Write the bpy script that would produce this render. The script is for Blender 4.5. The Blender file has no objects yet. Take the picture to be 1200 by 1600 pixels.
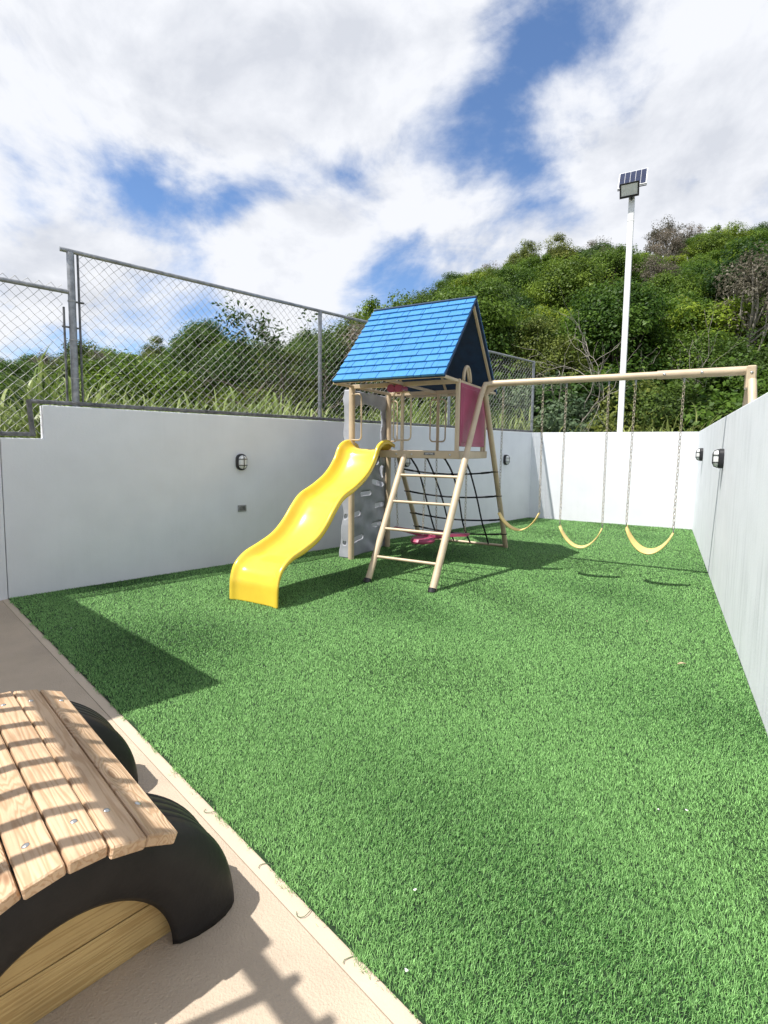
import bpy, math, random
import numpy as np
from mathutils import Vector, Matrix
random.seed(7)
rng = np.random.default_rng(11)
sc = bpy.context.scene
COL = sc.collection
R = math.radians

# ------------------------------------------------------------------ camera
CAM = np.array([2.13622, -4.97827, 1.55])
FWD = np.array([-0.47768, 0.87439, -0.08523])
RIG = np.array([0.87704, 0.48028, 0.01181])
UPV = np.array([-0.05126, 0.06911, 0.99629])
FPX, CYP = 795.6, 768.8                      # focal length and principal row for a 1200 x 1600 frame
def ray(x, y): return FWD + RIG * (x - 600) / FPX - UPV * (y - CYP) / FPX
cd = bpy.data.cameras.new('camera'); cam = bpy.data.objects.new('camera', cd); COL.objects.link(cam)
m = Matrix.Identity(4)
for i in range(3):
    m[i][0] = RIG[i]; m[i][1] = UPV[i]; m[i][2] = -FWD[i]; m[i][3] = CAM[i]
cam.matrix_world = m
cd.sensor_fit = 'VERTICAL'; cd.sensor_height = 32.0; cd.lens = FPX / 1600 * 32
cd.shift_y = -(800 - CYP) / 1600
cd.clip_start = 0.05; cd.clip_end = 2000
sc.camera = cam

# ------------------------------------------------------------------ view, world, sun
sc.view_settings.view_transform = 'Standard'; sc.view_settings.look = 'None'
sc.view_settings.exposure = 0.5; sc.view_settings.gamma = 1.0
sc.cycles.use_denoising = True
SUN = Vector((0.335, 0.475, -1.0)).normalized()       # direction the light travels
sl = bpy.data.lights.new('sun', 'SUN'); sl.energy = 4.9; sl.angle = R(0.53); sl.color = (1.0, 0.965, 0.915)
so = bpy.data.objects.new('sun', sl); COL.objects.link(so); so.location = (0, 0, 30)
so.rotation_mode = 'QUATERNION'; so.rotation_quaternion = SUN.to_track_quat('-Z', 'Y')

W = bpy.data.worlds.new('World'); sc.world = W; W.use_nodes = True
nt = W.node_tree; nt.nodes.clear()
def N(t, **kw):
    n = nt.nodes.new(t)
    for k, v in kw.items(): setattr(n, k, v)
    return n
def math_node(op, a, b=None, c=None, clamp=False):
    n = N('ShaderNodeMath', operation=op, use_clamp=clamp)
    for i, v in enumerate((a, b, c)):
        if v is None: continue
        if isinstance(v, (int, float)): n.inputs[i].default_value = v
        else: nt.links.new(v, n.inputs[i])
    return n.outputs[0]
def vmath(op, a, b=None):
    n = N('ShaderNodeVectorMath', operation=op)
    for i, v in enumerate((a, b)):
        if v is None: continue
        if isinstance(v, tuple): n.inputs[i].default_value = v
        else: nt.links.new(v, n.inputs[i])
    return n
sky = N('ShaderNodeTexSky', sky_type='NISHITA')
sky.sun_disc = False; sky.sun_elevation = math.asin(-SUN.z); sky.sun_rotation = math.atan2(-SUN.x, -SUN.y)
sky.altitude = 100; sky.air_density = 0.9; sky.dust_density = 0.0; sky.ozone_density = 6.0
tc = N('ShaderNodeTexCoord'); dirv = vmath('NORMALIZE', tc.outputs['Generated']).outputs[0]
sep = N('ShaderNodeSeparateXYZ'); nt.links.new(dirv, sep.inputs[0])
zz = math_node('MAXIMUM', math_node('ADD', sep.outputs[2], 0.16), 0.05)
cmb = N('ShaderNodeCombineXYZ')
nt.links.new(math_node('DIVIDE', sep.outputs[0], zz), cmb.inputs[0])
nt.links.new(math_node('DIVIDE', sep.outputs[1], zz), cmb.inputs[1])
def noise(vec, scale, detail, rough, dist=0.0, off=(0, 0, 0)):
    n = N('ShaderNodeTexNoise'); n.inputs['Scale'].default_value = scale; n.inputs['Detail'].default_value = detail
    n.inputs['Roughness'].default_value = rough; n.inputs['Distortion'].default_value = dist
    nt.links.new(vmath('ADD', vec, off).outputs[0], n.inputs['Vector']); return n.outputs['Fac']
puff = vmath('MULTIPLY', dirv, (1.0, 1.0, 1.45)).outputs[0]
n_a = noise(puff, 3.4, 12, 0.57, 0.25, (3.1, 1.7, 0)); n_b = noise(puff, 3.4, 12, 0.57, 0.25, (3.1 + .02, 1.7 + .03, -.05))
cov = math_node('ADD', math_node('MULTIPLY', math_node('SUBTRACT', n_a, 0.5), 1.55), 0.61)
wis = noise(cmb.outputs[0], 3.2, 9, 0.62, 0.7, (7.3, 2.2, 1.0))
cov = math_node('ADD', cov, math_node('MULTIPLY', math_node('SUBTRACT', wis, 0.5), 0.30))
# broad cloud banks (+) and clear lanes (-) of this sky, by direction
for x, y, s, a in [(895, 15, 62, -.34), (815, 110, 48, -.26), (735, 165, 55, -.34), (655, 230, 50, -.28), (300, 345, 70, -.34), (440, 290, 60, -.36), (370, 320, 40, -.2),
                   (560, 262, 50, -.32), (240, 255, 50, -.16), (1010, 40, 70, -.14), (340, 470, 70, -.30), (170, 500, 70, -.24), (640, 445, 60, -.22), (1075, 320, 60, -.2), (860, 250, 60, -.1),
                   (40, 340, 50, -.12), (300, 90, 200, .22), (620, 80, 110, .22), (1120, 190, 130, .2), (450, 395, 75, .42), (380, 440, 50, .2), (90, 420, 70, .18), (720, 320, 90, .14), (930, 240, 70, .08), (120, 260, 120, .1)]:
    d = ray(x, y); d = d / np.linalg.norm(d)
    dist = vmath('DISTANCE', dirv, tuple(float(q) for q in d)).outputs['Value']
    e = math_node('DIVIDE', dist, s / FPX)
    g = math_node('POWER', 2.71828, math_node('MULTIPLY', math_node('MULTIPLY', e, e), -1.0))
    cov = math_node('ADD', cov, math_node('MULTIPLY', g, a))
mr = N('ShaderNodeMapRange', interpolation_type='SMOOTHSTEP'); nt.links.new(cov, mr.inputs[0])
mr.inputs[1].default_value = 0.36; mr.inputs[2].default_value = 0.70; mr.inputs[3].default_value = 0.0; mr.inputs[4].default_value = 1.0
sh = math_node('ADD', math_node('MULTIPLY', noise(cmb.outputs[0], 1.7, 8, 0.55, 0.2, (1.2, 5.0, 0.4)), 0.85), math_node('MULTIPLY', math_node('SUBTRACT', n_a, n_b), 1.9))
sh = math_node('ADD', sh, math_node('MULTIPLY', math_node('SUBTRACT', cov, 0.7), -0.22))
cr = N('ShaderNodeValToRGB'); nt.links.new(sh, cr.inputs[0])
cr.color_ramp.elements[0].position = 0.18; cr.color_ramp.elements[0].color = (0.68, 0.71, 0.78, 1)
cr.color_ramp.elements[1].position = 0.52; cr.color_ramp.elements[1].color = (0.90, 0.92, 0.97, 1)
bg1 = N('ShaderNodeBackground'); nt.links.new(sky.outputs[0], bg1.inputs[0]); bg1.inputs[1].default_value = 0.135
bg2 = N('ShaderNodeBackground'); nt.links.new(cr.outputs[0], bg2.inputs[0]); bg2.inputs[1].default_value = 0.74
mx = N('ShaderNodeMixShader'); nt.links.new(mr.outputs[0], mx.inputs[0]); nt.links.new(bg1.outputs[0], mx.inputs[1]); nt.links.new(bg2.outputs[0], mx.inputs[2])
wo = N('ShaderNodeOutputWorld'); nt.links.new(mx.outputs[0], wo.inputs[0])

# ------------------------------------------------------------------ helpers
def tag(o, label=None, cat=None, group=None, kind=None):
    if label: o['label'] = label
    if cat: o['category'] = cat
    if group: o['group'] = group
    if kind: o['kind'] = kind
    return o
def empty(name, loc=(0, 0, 0), rz=0.0):
    o = bpy.data.objects.new(name, None); COL.objects.link(o); o.location = loc; o.rotation_euler = (0, 0, rz)
    o.empty_display_size = 0.1
    return o
def link(name, me, parent=None, loc=None, rot=None):
    o = bpy.data.objects.new(name, me); COL.objects.link(o)
    if parent: o.parent = parent
    if loc is not None: o.location = loc
    if rot is not None: o.rotation_euler = rot
    return o
def copy_tree(o, parent=None):
    c = o.copy(); COL.objects.link(c); c.parent = parent
    for ch in list(o.children): copy_tree(ch, c)
    return c
class MB:
    def __init__(s): s.v = []; s.f = []
    def add(s, vs, fs):
        b = len(s.v); s.v += [tuple(float(q) for q in p) for p in vs]; s.f += [tuple(i + b for i in f) for f in fs]; return s
    def box(s, c, size, ax=None, bev=0.0):
        c = np.array(c, float); h = np.array(size, float) / 2
        A = np.eye(3) if ax is None else np.array(ax, float)
        if bev > 0:
            vs = []; idx = {}
            for sx in (-1, 1):
                for sy in (-1, 1):
                    for sz in (-1, 1):
                        for k in range(3):
                            q = np.array([sx, sy, sz]) * (h - bev); q[k] = (sx, sy, sz)[k] * h[k]
                            idx[(sx, sy, sz, k)] = len(vs); vs.append(c + q @ A)
            fs = []
            o = [(-1, -1), (1, -1), (1, 1), (-1, 1)]
            for k in range(3):
                a, b = [(1, 2), (2, 0), (0, 1)][k]
                for sg in (-1, 1):
                    f = []
                    for (p, q) in o:
                        t = [0, 0, 0]; t[k] = sg; t[a] = p; t[b] = q; f.append(idx[(*t, k)])
                    fs.append(tuple(f if sg > 0 else f[::-1]))
                # edges along axis k
                for p in (-1, 1):
                    for q in (-1, 1):
                        t0 = [0, 0, 0]; t1 = [0, 0, 0]; t0[k] = -1; t1[k] = 1; t0[a] = t1[a] = p; t0[b] = t1[b] = q
                        f = (idx[(*t0, a)], idx[(*t1, a)], idx[(*t1, b)], idx[(*t0, b)])
                        fs.append(f if p * q < 0 else f[::-1])
            for sx in (-1, 1):
                for sy in (-1, 1):
                    for sz in (-1, 1):
                        f = tuple(idx[(sx, sy, sz, k)] for k in range(3)); fs.append(f if sx * sy * sz > 0 else f[::-1])
            return s.add(vs, fs)
        vs = [c + (np.array([sx, sy, sz]) * h) @ A for sx in (-1, 1) for sy in (-1, 1) for sz in (-1, 1)]
        return s.add(vs, [(0, 1, 3, 2), (4, 6, 7, 5), (0, 4, 5, 1), (2, 3, 7, 6), (0, 2, 6, 4), (1, 5, 7, 3)])
    def bar(s, a, b, w, h, up=(0, 0, 1), bev=0.0):
        a = np.array(a, float); b = np.array(b, float); d = b - a; L = np.linalg.norm(d); d /= L
        u = np.array(up, float); x = np.cross(u, d)
        if np.linalg.norm(x) < 1e-4: x = np.cross((1, 0, 0), d)
        x /= np.linalg.norm(x); u = np.cross(d, x)
        return s.box((a + b) / 2, (L, w, h), (d, x, u), bev)
    def tube(s, pts, r, n=10, closed=False, cap=True):
        P = [np.array(p, float) for p in pts]; k = len(P)
        rs = r if hasattr(r, '__len__') else [r] * k
        T = []
        for i in range(k):
            a = P[(i - 1) % k] if (closed or i > 0) else P[i]; b = P[(i + 1) % k] if (closed or i < k - 1) else P[i]
            t = b - a; T.append(t / (np.linalg.norm(t) + 1e-12))
        ref = np.array([0, 0, 1.0]) if abs(T[0][2]) < .9 else np.array([1.0, 0, 0])
        x = np.cross(ref, T[0]); x /= np.linalg.norm(x); vs = []
        for i in range(k):
            x = x - T[i] * (x @ T[i]); x /= np.linalg.norm(x); y = np.cross(T[i], x)
            for j in range(n):
                a = 2 * math.pi * j / n; vs.append(P[i] + rs[i] * (math.cos(a) * x + math.sin(a) * y))
        fs = []
        for i in range(k if closed else k - 1):
            i2 = (i + 1) % k
            for j in range(n):
                j2 = (j + 1) % n; fs.append((i * n + j, i * n + j2, i2 * n + j2, i2 * n + j))
        if cap and not closed: fs += [tuple(range(n))[::-1], tuple((k - 1) * n + j for j in range(n))]
        return s.add(vs, fs)
    def mesh(s, name, mat, smooth=False):
        me = bpy.data.meshes.new(name); me.from_pydata(s.v, [], s.f); me.materials.append(mat)
        if smooth: me.polygons.foreach_set('use_smooth', [True] * len(me.polygons))
        me.update(); return me
    def build(s, name, mat, parent=None, smooth=False, auto=None):
        me = s.mesh(name, mat, smooth or auto is not None)
        if auto is not None: me.set_sharp_from_angle(angle=R(auto))
        return link(name, me, parent)
def np_mesh(name, verts, faces, mat, smooth=False, attr=None, counts=None):
    """verts (n,3); faces flat loop index array with counts per polygon"""
    me = bpy.data.meshes.new(name)
    verts = np.asarray(verts, np.float32); loops = np.asarray(faces, np.int32).ravel()
    if counts is None: counts = np.full(len(faces), np.asarray(faces).shape[1], np.int32)
    me.vertices.add(len(verts)); me.vertices.foreach_set('co', verts.ravel())
    me.loops.add(len(loops)); me.loops.foreach_set('vertex_index', loops)
    me.polygons.add(len(counts)); st = np.concatenate([[0], np.cumsum(counts)[:-1]]).astype(np.int32)
    me.polygons.foreach_set('loop_start', st); me.polygons.foreach_set('loop_total', np.asarray(counts, np.int32))
    if smooth: me.polygons.foreach_set('use_smooth', np.ones(len(counts), bool))
    if attr is not None:
        a = me.attributes.new('rnd', 'FLOAT', 'POINT'); a.data.foreach_set('value', np.asarray(attr, np.float32))
    me.materials.append(mat); me.update(calc_edges=True); return me
def bezier_smooth(pts, n):
    """Catmull-Rom resample"""
    P = np.array(pts, float); P = np.vstack([2 * P[0] - P[1], P, 2 * P[-1] - P[-2]]); out = []
    for i in range(1, len(P) - 2):
        for t in np.linspace(0, 1, n, endpoint=False):
            a, b, c, d = P[i - 1], P[i], P[i + 1], P[i + 2]
            out.append(.5 * ((2 * b) + (-a + c) * t + (2 * a - 5 * b + 4 * c - d) * t * t + (-a + 3 * b - 3 * c + d) * t ** 3))
    out.append(P[-2]); return np.array(out)

# ------------------------------------------------------------------ materials
def new_mat(name):
    mt = bpy.data.materials.new(name); mt.use_nodes = True; t = mt.node_tree
    return mt, t, t.nodes['Principled BSDF']
def mat(name, col, rough=0.5, var=0.12, scale=6.0, stretch=(1, 1, 1), bump=0.0, bscale=60.0, metal=0.0, spec=0.5, col2=None, dirt=0.0, coat=0.0, objrand=0.0):
    mt, t, p = new_mat(name); L = t.links
    p.inputs['Roughness'].default_value = rough; p.inputs['Metallic'].default_value = metal
    p.inputs['Specular IOR Level'].default_value = spec; p.inputs['Coat Weight'].default_value = coat
    tcn = t.nodes.new('ShaderNodeTexCoord'); mp = t.nodes.new('ShaderNodeMapping'); mp.inputs['Scale'].default_value = stretch
    L.new(tcn.outputs['Object'], mp.inputs[0])
    oi = t.nodes.new('ShaderNodeObjectInfo')
    ad = t.nodes.new('ShaderNodeVectorMath'); ad.operation = 'ADD'; sc_ = t.nodes.new('ShaderNodeVectorMath'); sc_.operation = 'SCALE'
    cx = t.nodes.new('ShaderNodeCombineXYZ')
    for i in range(3): L.new(oi.outputs['Random'], cx.inputs[i])
    L.new(cx.outputs[0], sc_.inputs[0]); sc_.inputs['Scale'].default_value = 37.0 if objrand else 0.0
    L.new(mp.outputs[0], ad.inputs[0]); L.new(sc_.outputs[0], ad.inputs[1])
    ns = t.nodes.new('ShaderNodeTexNoise'); ns.inputs['Scale'].default_value = scale; ns.inputs['Detail'].default_value = 6; ns.inputs['Roughness'].default_value = .6
    L.new(ad.outputs[0], ns.inputs['Vector'])
    rp = t.nodes.new('ShaderNodeValToRGB'); L.new(ns.outputs['Fac'], rp.inputs[0])
    c2 = col2 or tuple(c * (1 - 2.2 * var) for c in col)
    rp.color_ramp.elements[0].position = .32; rp.color_ramp.elements[0].color = (*c2, 1)
    rp.color_ramp.elements[1].position = .66; rp.color_ramp.elements[1].color = (*[min(1, c * (1 + var * .3)) for c in col], 1)
    last = rp.outputs[0]
    if objrand:
        hs = t.nodes.new('ShaderNodeHueSaturation'); mm = t.nodes.new('ShaderNodeMapRange'); L.new(oi.outputs['Random'], mm.inputs[0])
        mm.inputs[3].default_value = 1 - objrand; mm.inputs[4].default_value = 1 + objrand
        L.new(mm.outputs[0], hs.inputs['Value']); L.new(last, hs.inputs['Color']); last = hs.outputs[0]
    L.new(last, p.inputs['Base Color'])
    if bump:
        nb = t.nodes.new('ShaderNodeTexNoise'); nb.inputs['Scale'].default_value = bscale; nb.inputs['Detail'].default_value = 5
        L.new(ad.outputs[0], nb.inputs['Vector']); bp = t.nodes.new('ShaderNodeBump'); bp.inputs['Strength'].default_value = bump; bp.inputs['Distance'].default_value = .01
        L.new(nb.outputs['Fac'], bp.inputs['Height']); L.new(bp.outputs[0], p.inputs['Normal'])
    return mt
TAN = mat('tan_paint', (.58, .46, .31), .42, .08, 5, bump=.05, bscale=90)
TANP = mat('tan_plastic', (.53, .42, .28), .5, .06, 5)
BLUE = mat('blue_plastic', (.036, .225, .51), .5, .09, 9, bump=.08, bscale=120, objrand=.05)
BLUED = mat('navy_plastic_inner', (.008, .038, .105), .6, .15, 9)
YEL = mat('yellow_plastic', (.84, .59, .055), .26, .06, 2.5, coat=.2)
PINK = mat('magenta_plastic', (.36, .055, .12), .45, .1, 6)
ROCK = mat('grey_plastic', (.38, .395, .43), .5, .1, 5, bump=.25, bscale=14)
BLACKP = mat('black_plastic', (.018, .018, .02), .45, .2, 8)
ROPE = mat('black_rope', (.012, .012, .014), .8, .2, 80, bump=.3, bscale=300)
RUBBER = mat('tyre_rubber', (.018, .0165, .016), .55, .3, 4, spec=.3, col2=(.007, .0065, .007), bump=.12, bscale=60)
GALV = mat('galvanised_steel', (.37, .38, .39), .48, .2, 14, metal=.55, bump=.05)
GALVD = mat('weathered_steel', (.20, .20, .20), .6, .3, 16, metal=.4, bump=.1)
WIRE = mat('galvanised_wire', (.42, .42, .41), .6, .15, 8, metal=.15)
CHAIN = mat('coated_chain', (.56, .48, .36), .5, .35, 30, metal=.2)
SEATM = mat('seat_plastic', (.80, .60, .21), .45, .08, 8)
WHITEP = mat('white_paint', (.80, .80, .79), .35, .03, 4)
RAILM = mat('railing_paint', (.30, .30, .30), .5, .1, 8)
CELL = mat('solar_cell', (.012, .022, .075), .12, .3, 40, coat=.4)
LENS = mat('lamp_glass', (.78, .79, .76), .25, .05, 12, coat=.3)
STEELB = mat('bolt_steel', (.62, .62, .60), .28, .1, 30, metal=.9)
BARK = mat('bark', (.17, .135, .10), .85, .3, 9, (1, 1, .3), bump=.4, bscale=22)
BARKP = mat('pale_bark', (.40, .36, .30), .85, .25, 9, (1, 1, .3), bump=.3, bscale=22)
DRYLEAF = mat('dry_leaf', (.52, .42, .26), .7, .2, 30)
SPECK = mat('petal_white', (.75, .74, .70), .6, .1, 30)

def wood_mat(name, c1, c2, knots=True, ax=0):
    mt, t, p = new_mat(name); L = t.links; p.inputs['Roughness'].default_value = .62; p.inputs['Specular IOR Level'].default_value = .3
    tcn = t.nodes.new('ShaderNodeTexCoord'); oi = t.nodes.new('ShaderNodeObjectInfo')
    cx = t.nodes.new('ShaderNodeCombineXYZ')
    for i in range(3): L.new(oi.outputs['Random'], cx.inputs[i])
    s1 = t.nodes.new('ShaderNodeVectorMath'); s1.operation = 'SCALE'; s1.inputs['Scale'].default_value = 23.7; L.new(cx.outputs[0], s1.inputs[0])
    a1 = t.nodes.new('ShaderNodeVectorMath'); a1.operation = 'ADD'; L.new(tcn.outputs['Object'], a1.inputs[0]); L.new(s1.outputs[0], a1.inputs[1])
    # knots warp the rings
    mpk = t.nodes.new('ShaderNodeMapping'); mpk.inputs['Scale'].default_value = (2.6, 7.5, 7.5) if ax == 0 else (7.5, 2.6, 7.5); L.new(a1.outputs[0], mpk.inputs[0])
    vo = t.nodes.new('ShaderNodeTexVoronoi'); vo.inputs['Scale'].default_value = 1.0; L.new(mpk.outputs[0], vo.inputs['Vector'])
    kn = t.nodes.new('ShaderNodeMapRange'); kn.interpolation_type = 'SMOOTHSTEP'; L.new(vo.outputs['Distance'], kn.inputs[0])
    kn.inputs[1].default_value = 0.0; kn.inputs[2].default_value = .42; kn.inputs[3].default_value = 1.0; kn.inputs[4].default_value = 0.0
    mp = t.nodes.new('ShaderNodeMapping'); mp.inputs['Scale'].default_value = (.9, 16, 16) if ax == 0 else (16, .9, 16); L.new(a1.outputs[0], mp.inputs[0])
    n0 = t.nodes.new('ShaderNodeTexNoise'); n0.inputs['Scale'].default_value = 1.2; n0.inputs['Detail'].default_value = 3; L.new(mp.outputs[0], n0.inputs['Vector'])
    ad = t.nodes.new('ShaderNodeMath'); ad.operation = 'MULTIPLY_ADD'; L.new(kn.outputs[0], ad.inputs[0]); ad.inputs[1].default_value = .55 if knots else .1; L.new(n0.outputs['Fac'], ad.inputs[2])
    m1 = t.nodes.new('ShaderNodeMath'); m1.operation = 'MULTIPLY'; L.new(ad.outputs[0], m1.inputs[0]); m1.inputs[1].default_value = 52
    sn = t.nodes.new('ShaderNodeMath'); sn.operation = 'SINE'; L.new(m1.outputs[0], sn.inputs[0])
    rp = t.nodes.new('ShaderNodeValToRGB'); mr_ = t.nodes.new('ShaderNodeMapRange'); L.new(sn.outputs[0], mr_.inputs[0]); mr_.inputs[1].default_value = -1; mr_.inputs[2].default_value = 1
    L.new(mr_.outputs[0], rp.inputs[0]); rp.color_ramp.elements[0].color = (*c2, 1); rp.color_ramp.elements[1].color = (*c1, 1); rp.color_ramp.elements[0].position = .0; rp.color_ramp.elements[1].position = .55
    n2 = t.nodes.new('ShaderNodeTexNoise'); n2.inputs['Scale'].default_value = 3.5; n2.inputs['Detail'].default_value = 5; L.new(a1.outputs[0], n2.inputs['Vector'])
    r2 = t.nodes.new('ShaderNodeValToRGB'); L.new(n2.outputs['Fac'], r2.inputs[0]); r2.color_ramp.elements[0].color = (.72, .70, .68, 1); r2.color_ramp.elements[0].position = .3; r2.color_ramp.elements[1].color = (1.0, 1.0, 1.0, 1); r2.color_ramp.elements[1].position = .6
    mu = t.nodes.new('ShaderNodeMix'); mu.data_type = 'RGBA'; mu.blend_type = 'MULTIPLY'; mu.inputs['Factor'].default_value = 1; L.new(rp.outputs[0], mu.inputs['A']); L.new(r2.outputs[0], mu.inputs['B'])
    kc = t.nodes.new('ShaderNodeMapRange'); L.new(vo.outputs['Distance'], kc.inputs[0]); kc.inputs[1].default_value = .055; kc.inputs[2].default_value = .10; kc.inputs[3].default_value = .75 if knots else 0; kc.inputs[4].default_value = 0
    mk = t.nodes.new('ShaderNodeMix'); mk.data_type = 'RGBA'; L.new(kc.outputs[0], mk.inputs['Factor']); L.new(mu.outputs['Result'], mk.inputs['A']); mk.inputs['B'].default_value = (c2[0] * .45, c2[1] * .36, c2[2] * .3, 1)
    L.new(mk.outputs['Result'], p.inputs['Base Color'])
    bp = t.nodes.new('ShaderNodeBump'); bp.inputs['Strength'].default_value = .25; bp.inputs['Distance'].default_value = .004; L.new(sn.outputs[0], bp.inputs['Height']); L.new(bp.outputs[0], p.inputs['Normal'])
    return mt
WOOD = wood_mat('pine_plank', (.59, .415, .265), (.465, .30, .175))
WOODB = wood_mat('pine_board', (.50, .36, .16), (.41, .28, .115), knots=False, ax=1)

def wall_mat(name, streak, tint):
    mt, t, p = new_mat(name); L = t.links; p.inputs['Roughness'].default_value = .75; p.inputs['Specular IOR Level'].default_value = .25
    tcn = t.nodes.new('ShaderNodeTexCoord')
    mp = t.nodes.new('ShaderNodeMapping'); mp.inputs['Scale'].default_value = (9, 9, .55); L.new(tcn.outputs['Object'], mp.inputs[0])
    n1 = t.nodes.new('ShaderNodeTexNoise'); n1.inputs['Scale'].default_value = 1.4; n1.inputs['Detail'].default_value = 7; n1.inputs['Roughness'].default_value = .65; L.new(mp.outputs[0], n1.inputs['Vector'])
    r1 = t.nodes.new('ShaderNodeMapRange'); L.new(n1.outputs['Fac'], r1.inputs[0]); r1.inputs[1].default_value = .47; r1.inputs[2].default_value = .72; r1.inputs[3].default_value = 0; r1.inputs[4].default_value = streak
    n2 = t.nodes.new('ShaderNodeTexNoise'); n2.inputs['Scale'].default_value = 1.1; n2.inputs['Detail'].default_value = 6; L.new(tcn.outputs['Object'], n2.inputs['Vector'])
    r2 = t.nodes.new('ShaderNodeMapRange'); L.new(n2.outputs['Fac'], r2.inputs[0]); r2.inputs[1].default_value = .35; r2.inputs[2].default_value = .7
    mm = t.nodes.new('ShaderNodeMath'); mm.operation = 'MULTIPLY'; L.new(r1.outputs[0], mm.inputs[0]); L.new(r2.outputs[0], mm.inputs[1])
    mxn = t.nodes.new('ShaderNodeMix'); mxn.data_type = 'RGBA'; L.new(mm.outputs[0], mxn.inputs['Factor']); mxn.inputs['A'].default_value = (*tint, 1); mxn.inputs['B'].default_value = (.36, .39, .40, 1)
    # trowel mottling
    n3 = t.nodes.new('ShaderNodeTexNoise'); n3.inputs['Scale'].default_value = 2.6; n3.inputs['Detail'].default_value = 8; L.new(tcn.outputs['Object'], n3.inputs['Vector'])
    r3 = t.nodes.new('ShaderNodeMapRange'); L.new(n3.outputs['Fac'], r3.inputs[0]); r3.inputs[1].default_value = .3; r3.inputs[2].default_value = .7; r3.inputs[3].default_value = .93; r3.inputs[4].default_value = 1.0
    mu = t.nodes.new('ShaderNodeMix'); mu.data_type = 'RGBA'; mu.blend_type = 'MULTIPLY'; mu.inputs['Factor'].default_value = 1; L.new(mxn.outputs['Result'], mu.inputs['A'])
    cc = t.nodes.new('ShaderNodeCombineColor'); [L.new(r3.outputs[0], cc.inputs[i]) for i in range(3)]; L.new(cc.outputs[0], mu.inputs['B'])
    L.new(mu.outputs['Result'], p.inputs['Base Color'])
    nb = t.nodes.new('ShaderNodeTexNoise'); nb.inputs['Scale'].default_value = 55; nb.inputs['Detail'].default_value = 4; L.new(tcn.outputs['Object'], nb.inputs['Vector'])
    nl = t.nodes.new('ShaderNodeTexNoise'); nl.inputs['Scale'].default_value = 3; nl.inputs['Detail'].default_value = 2; L.new(tcn.outputs['Object'], nl.inputs['Vector'])
    am = t.nodes.new('ShaderNodeMath'); am.operation = 'MULTIPLY_ADD'; L.new(nl.outputs['Fac'], am.inputs[0]); am.inputs[1].default_value = 3.0; L.new(nb.outputs['Fac'], am.inputs[2])
    bp = t.nodes.new('ShaderNodeBump'); bp.inputs['Strength'].default_value = .22; bp.inputs['Distance'].default_value = .006; L.new(am.outputs[0], bp.inputs['Height']); L.new(bp.outputs[0], p.inputs['Normal'])
    return mt
WALLM = wall_mat('white_stucco', .09, (.785, .80, .82))
WALLS = wall_mat('stained_stucco', .5, (.82, .84, .865))

def leaf_mat(name, c1, c2, trans=.38, rough=.5, spec=.2):
    mt, t, p = new_mat(name); L = t.links
    at = t.nodes.new('ShaderNodeAttribute'); at.attribute_name = 'rnd'
    oi = t.nodes.new('ShaderNodeObjectInfo')
    rp = t.nodes.new('ShaderNodeValToRGB'); L.new(at.outputs['Fac'], rp.inputs[0]); rp.color_ramp.elements[0].color = (*c1, 1); rp.color_ramp.elements[1].color = (*c2, 1)
    hs = t.nodes.new('ShaderNodeHueSaturation'); L.new(rp.outputs[0], hs.inputs['Color'])
    mm = t.nodes.new('ShaderNodeMapRange'); L.new(oi.outputs['Random'], mm.inputs[0]); mm.inputs[3].default_value = .72; mm.inputs[4].default_value = 1.3; L.new(mm.outputs[0], hs.inputs['Value'])
    m2 = t.nodes.new('ShaderNodeMapRange'); L.new(oi.outputs['Random'], m2.inputs[0]); m2.inputs[3].default_value = .515; m2.inputs[4].default_value = .475; L.new(m2.outputs[0], hs.inputs['Hue'])
    L.new(hs.outputs[0], p.inputs['Base Color']); p.inputs['Roughness'].default_value = rough; p.inputs['Specular IOR Level'].default_value = spec
    tr = t.nodes.new('ShaderNodeBsdfTranslucent'); L.new(hs.outputs[0], tr.inputs[0]); ms = t.nodes.new('ShaderNodeMixShader'); ms.inputs[0].default_value = trans
    L.new(p.outputs[0], ms.inputs[1]); L.new(tr.outputs[0], ms.inputs[2]); L.new(ms.outputs[0], t.nodes['Material Output'].inputs[0])
    return mt
LEAF = {
 'bright': leaf_mat('leaf_bright', (.048, .105, .008), (.235, .335, .03)),
 'mid': leaf_mat('leaf_mid', (.03, .075, .008), (.145, .24, .03)),
 'dark': leaf_mat('leaf_dark', (.017, .045, .007), (.075, .14, .022)),
 'olive': leaf_mat('leaf_olive', (.05, .08, .013), (.20, .25, .05)),
 'silver': leaf_mat('leaf_silver', (.07, .12, .06), (.19, .26, .14)),
 'dusty': leaf_mat('leaf_dusty', (.10, .095, .06), (.23, .20, .15))}
GRASSM = leaf_mat('tall_grass_blade', (.08, .15, .022), (.33, .40, .15), .3, .42)
TURFM = leaf_mat('turf_blade', (.018, .095, .015), (.275, .56, .18), .08, .5, .22)

# ------------------------------------------------------------------ site lines
A0 = np.array([-3.533, -2.406, 0.0]); B0 = np.array([-0.50, 6.80, 0.0])
LD = (B0 - A0) / np.linalg.norm(B0 - A0); LN = np.array([LD[1], -LD[0], 0])        # along the fenced wall / its room-side normal
UW, VW, HW = 2.714, 6.80, 1.95
PD = np.array([.964, -.265, 0]); PD /= np.linalg.norm(PD); PN = np.array([-PD[1], PD[0], 0])   # along the patio edge / towards the turf
def wl(s, off, z): return A0 + LD * s + LN * off + np.array([0, 0, z])

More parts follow.
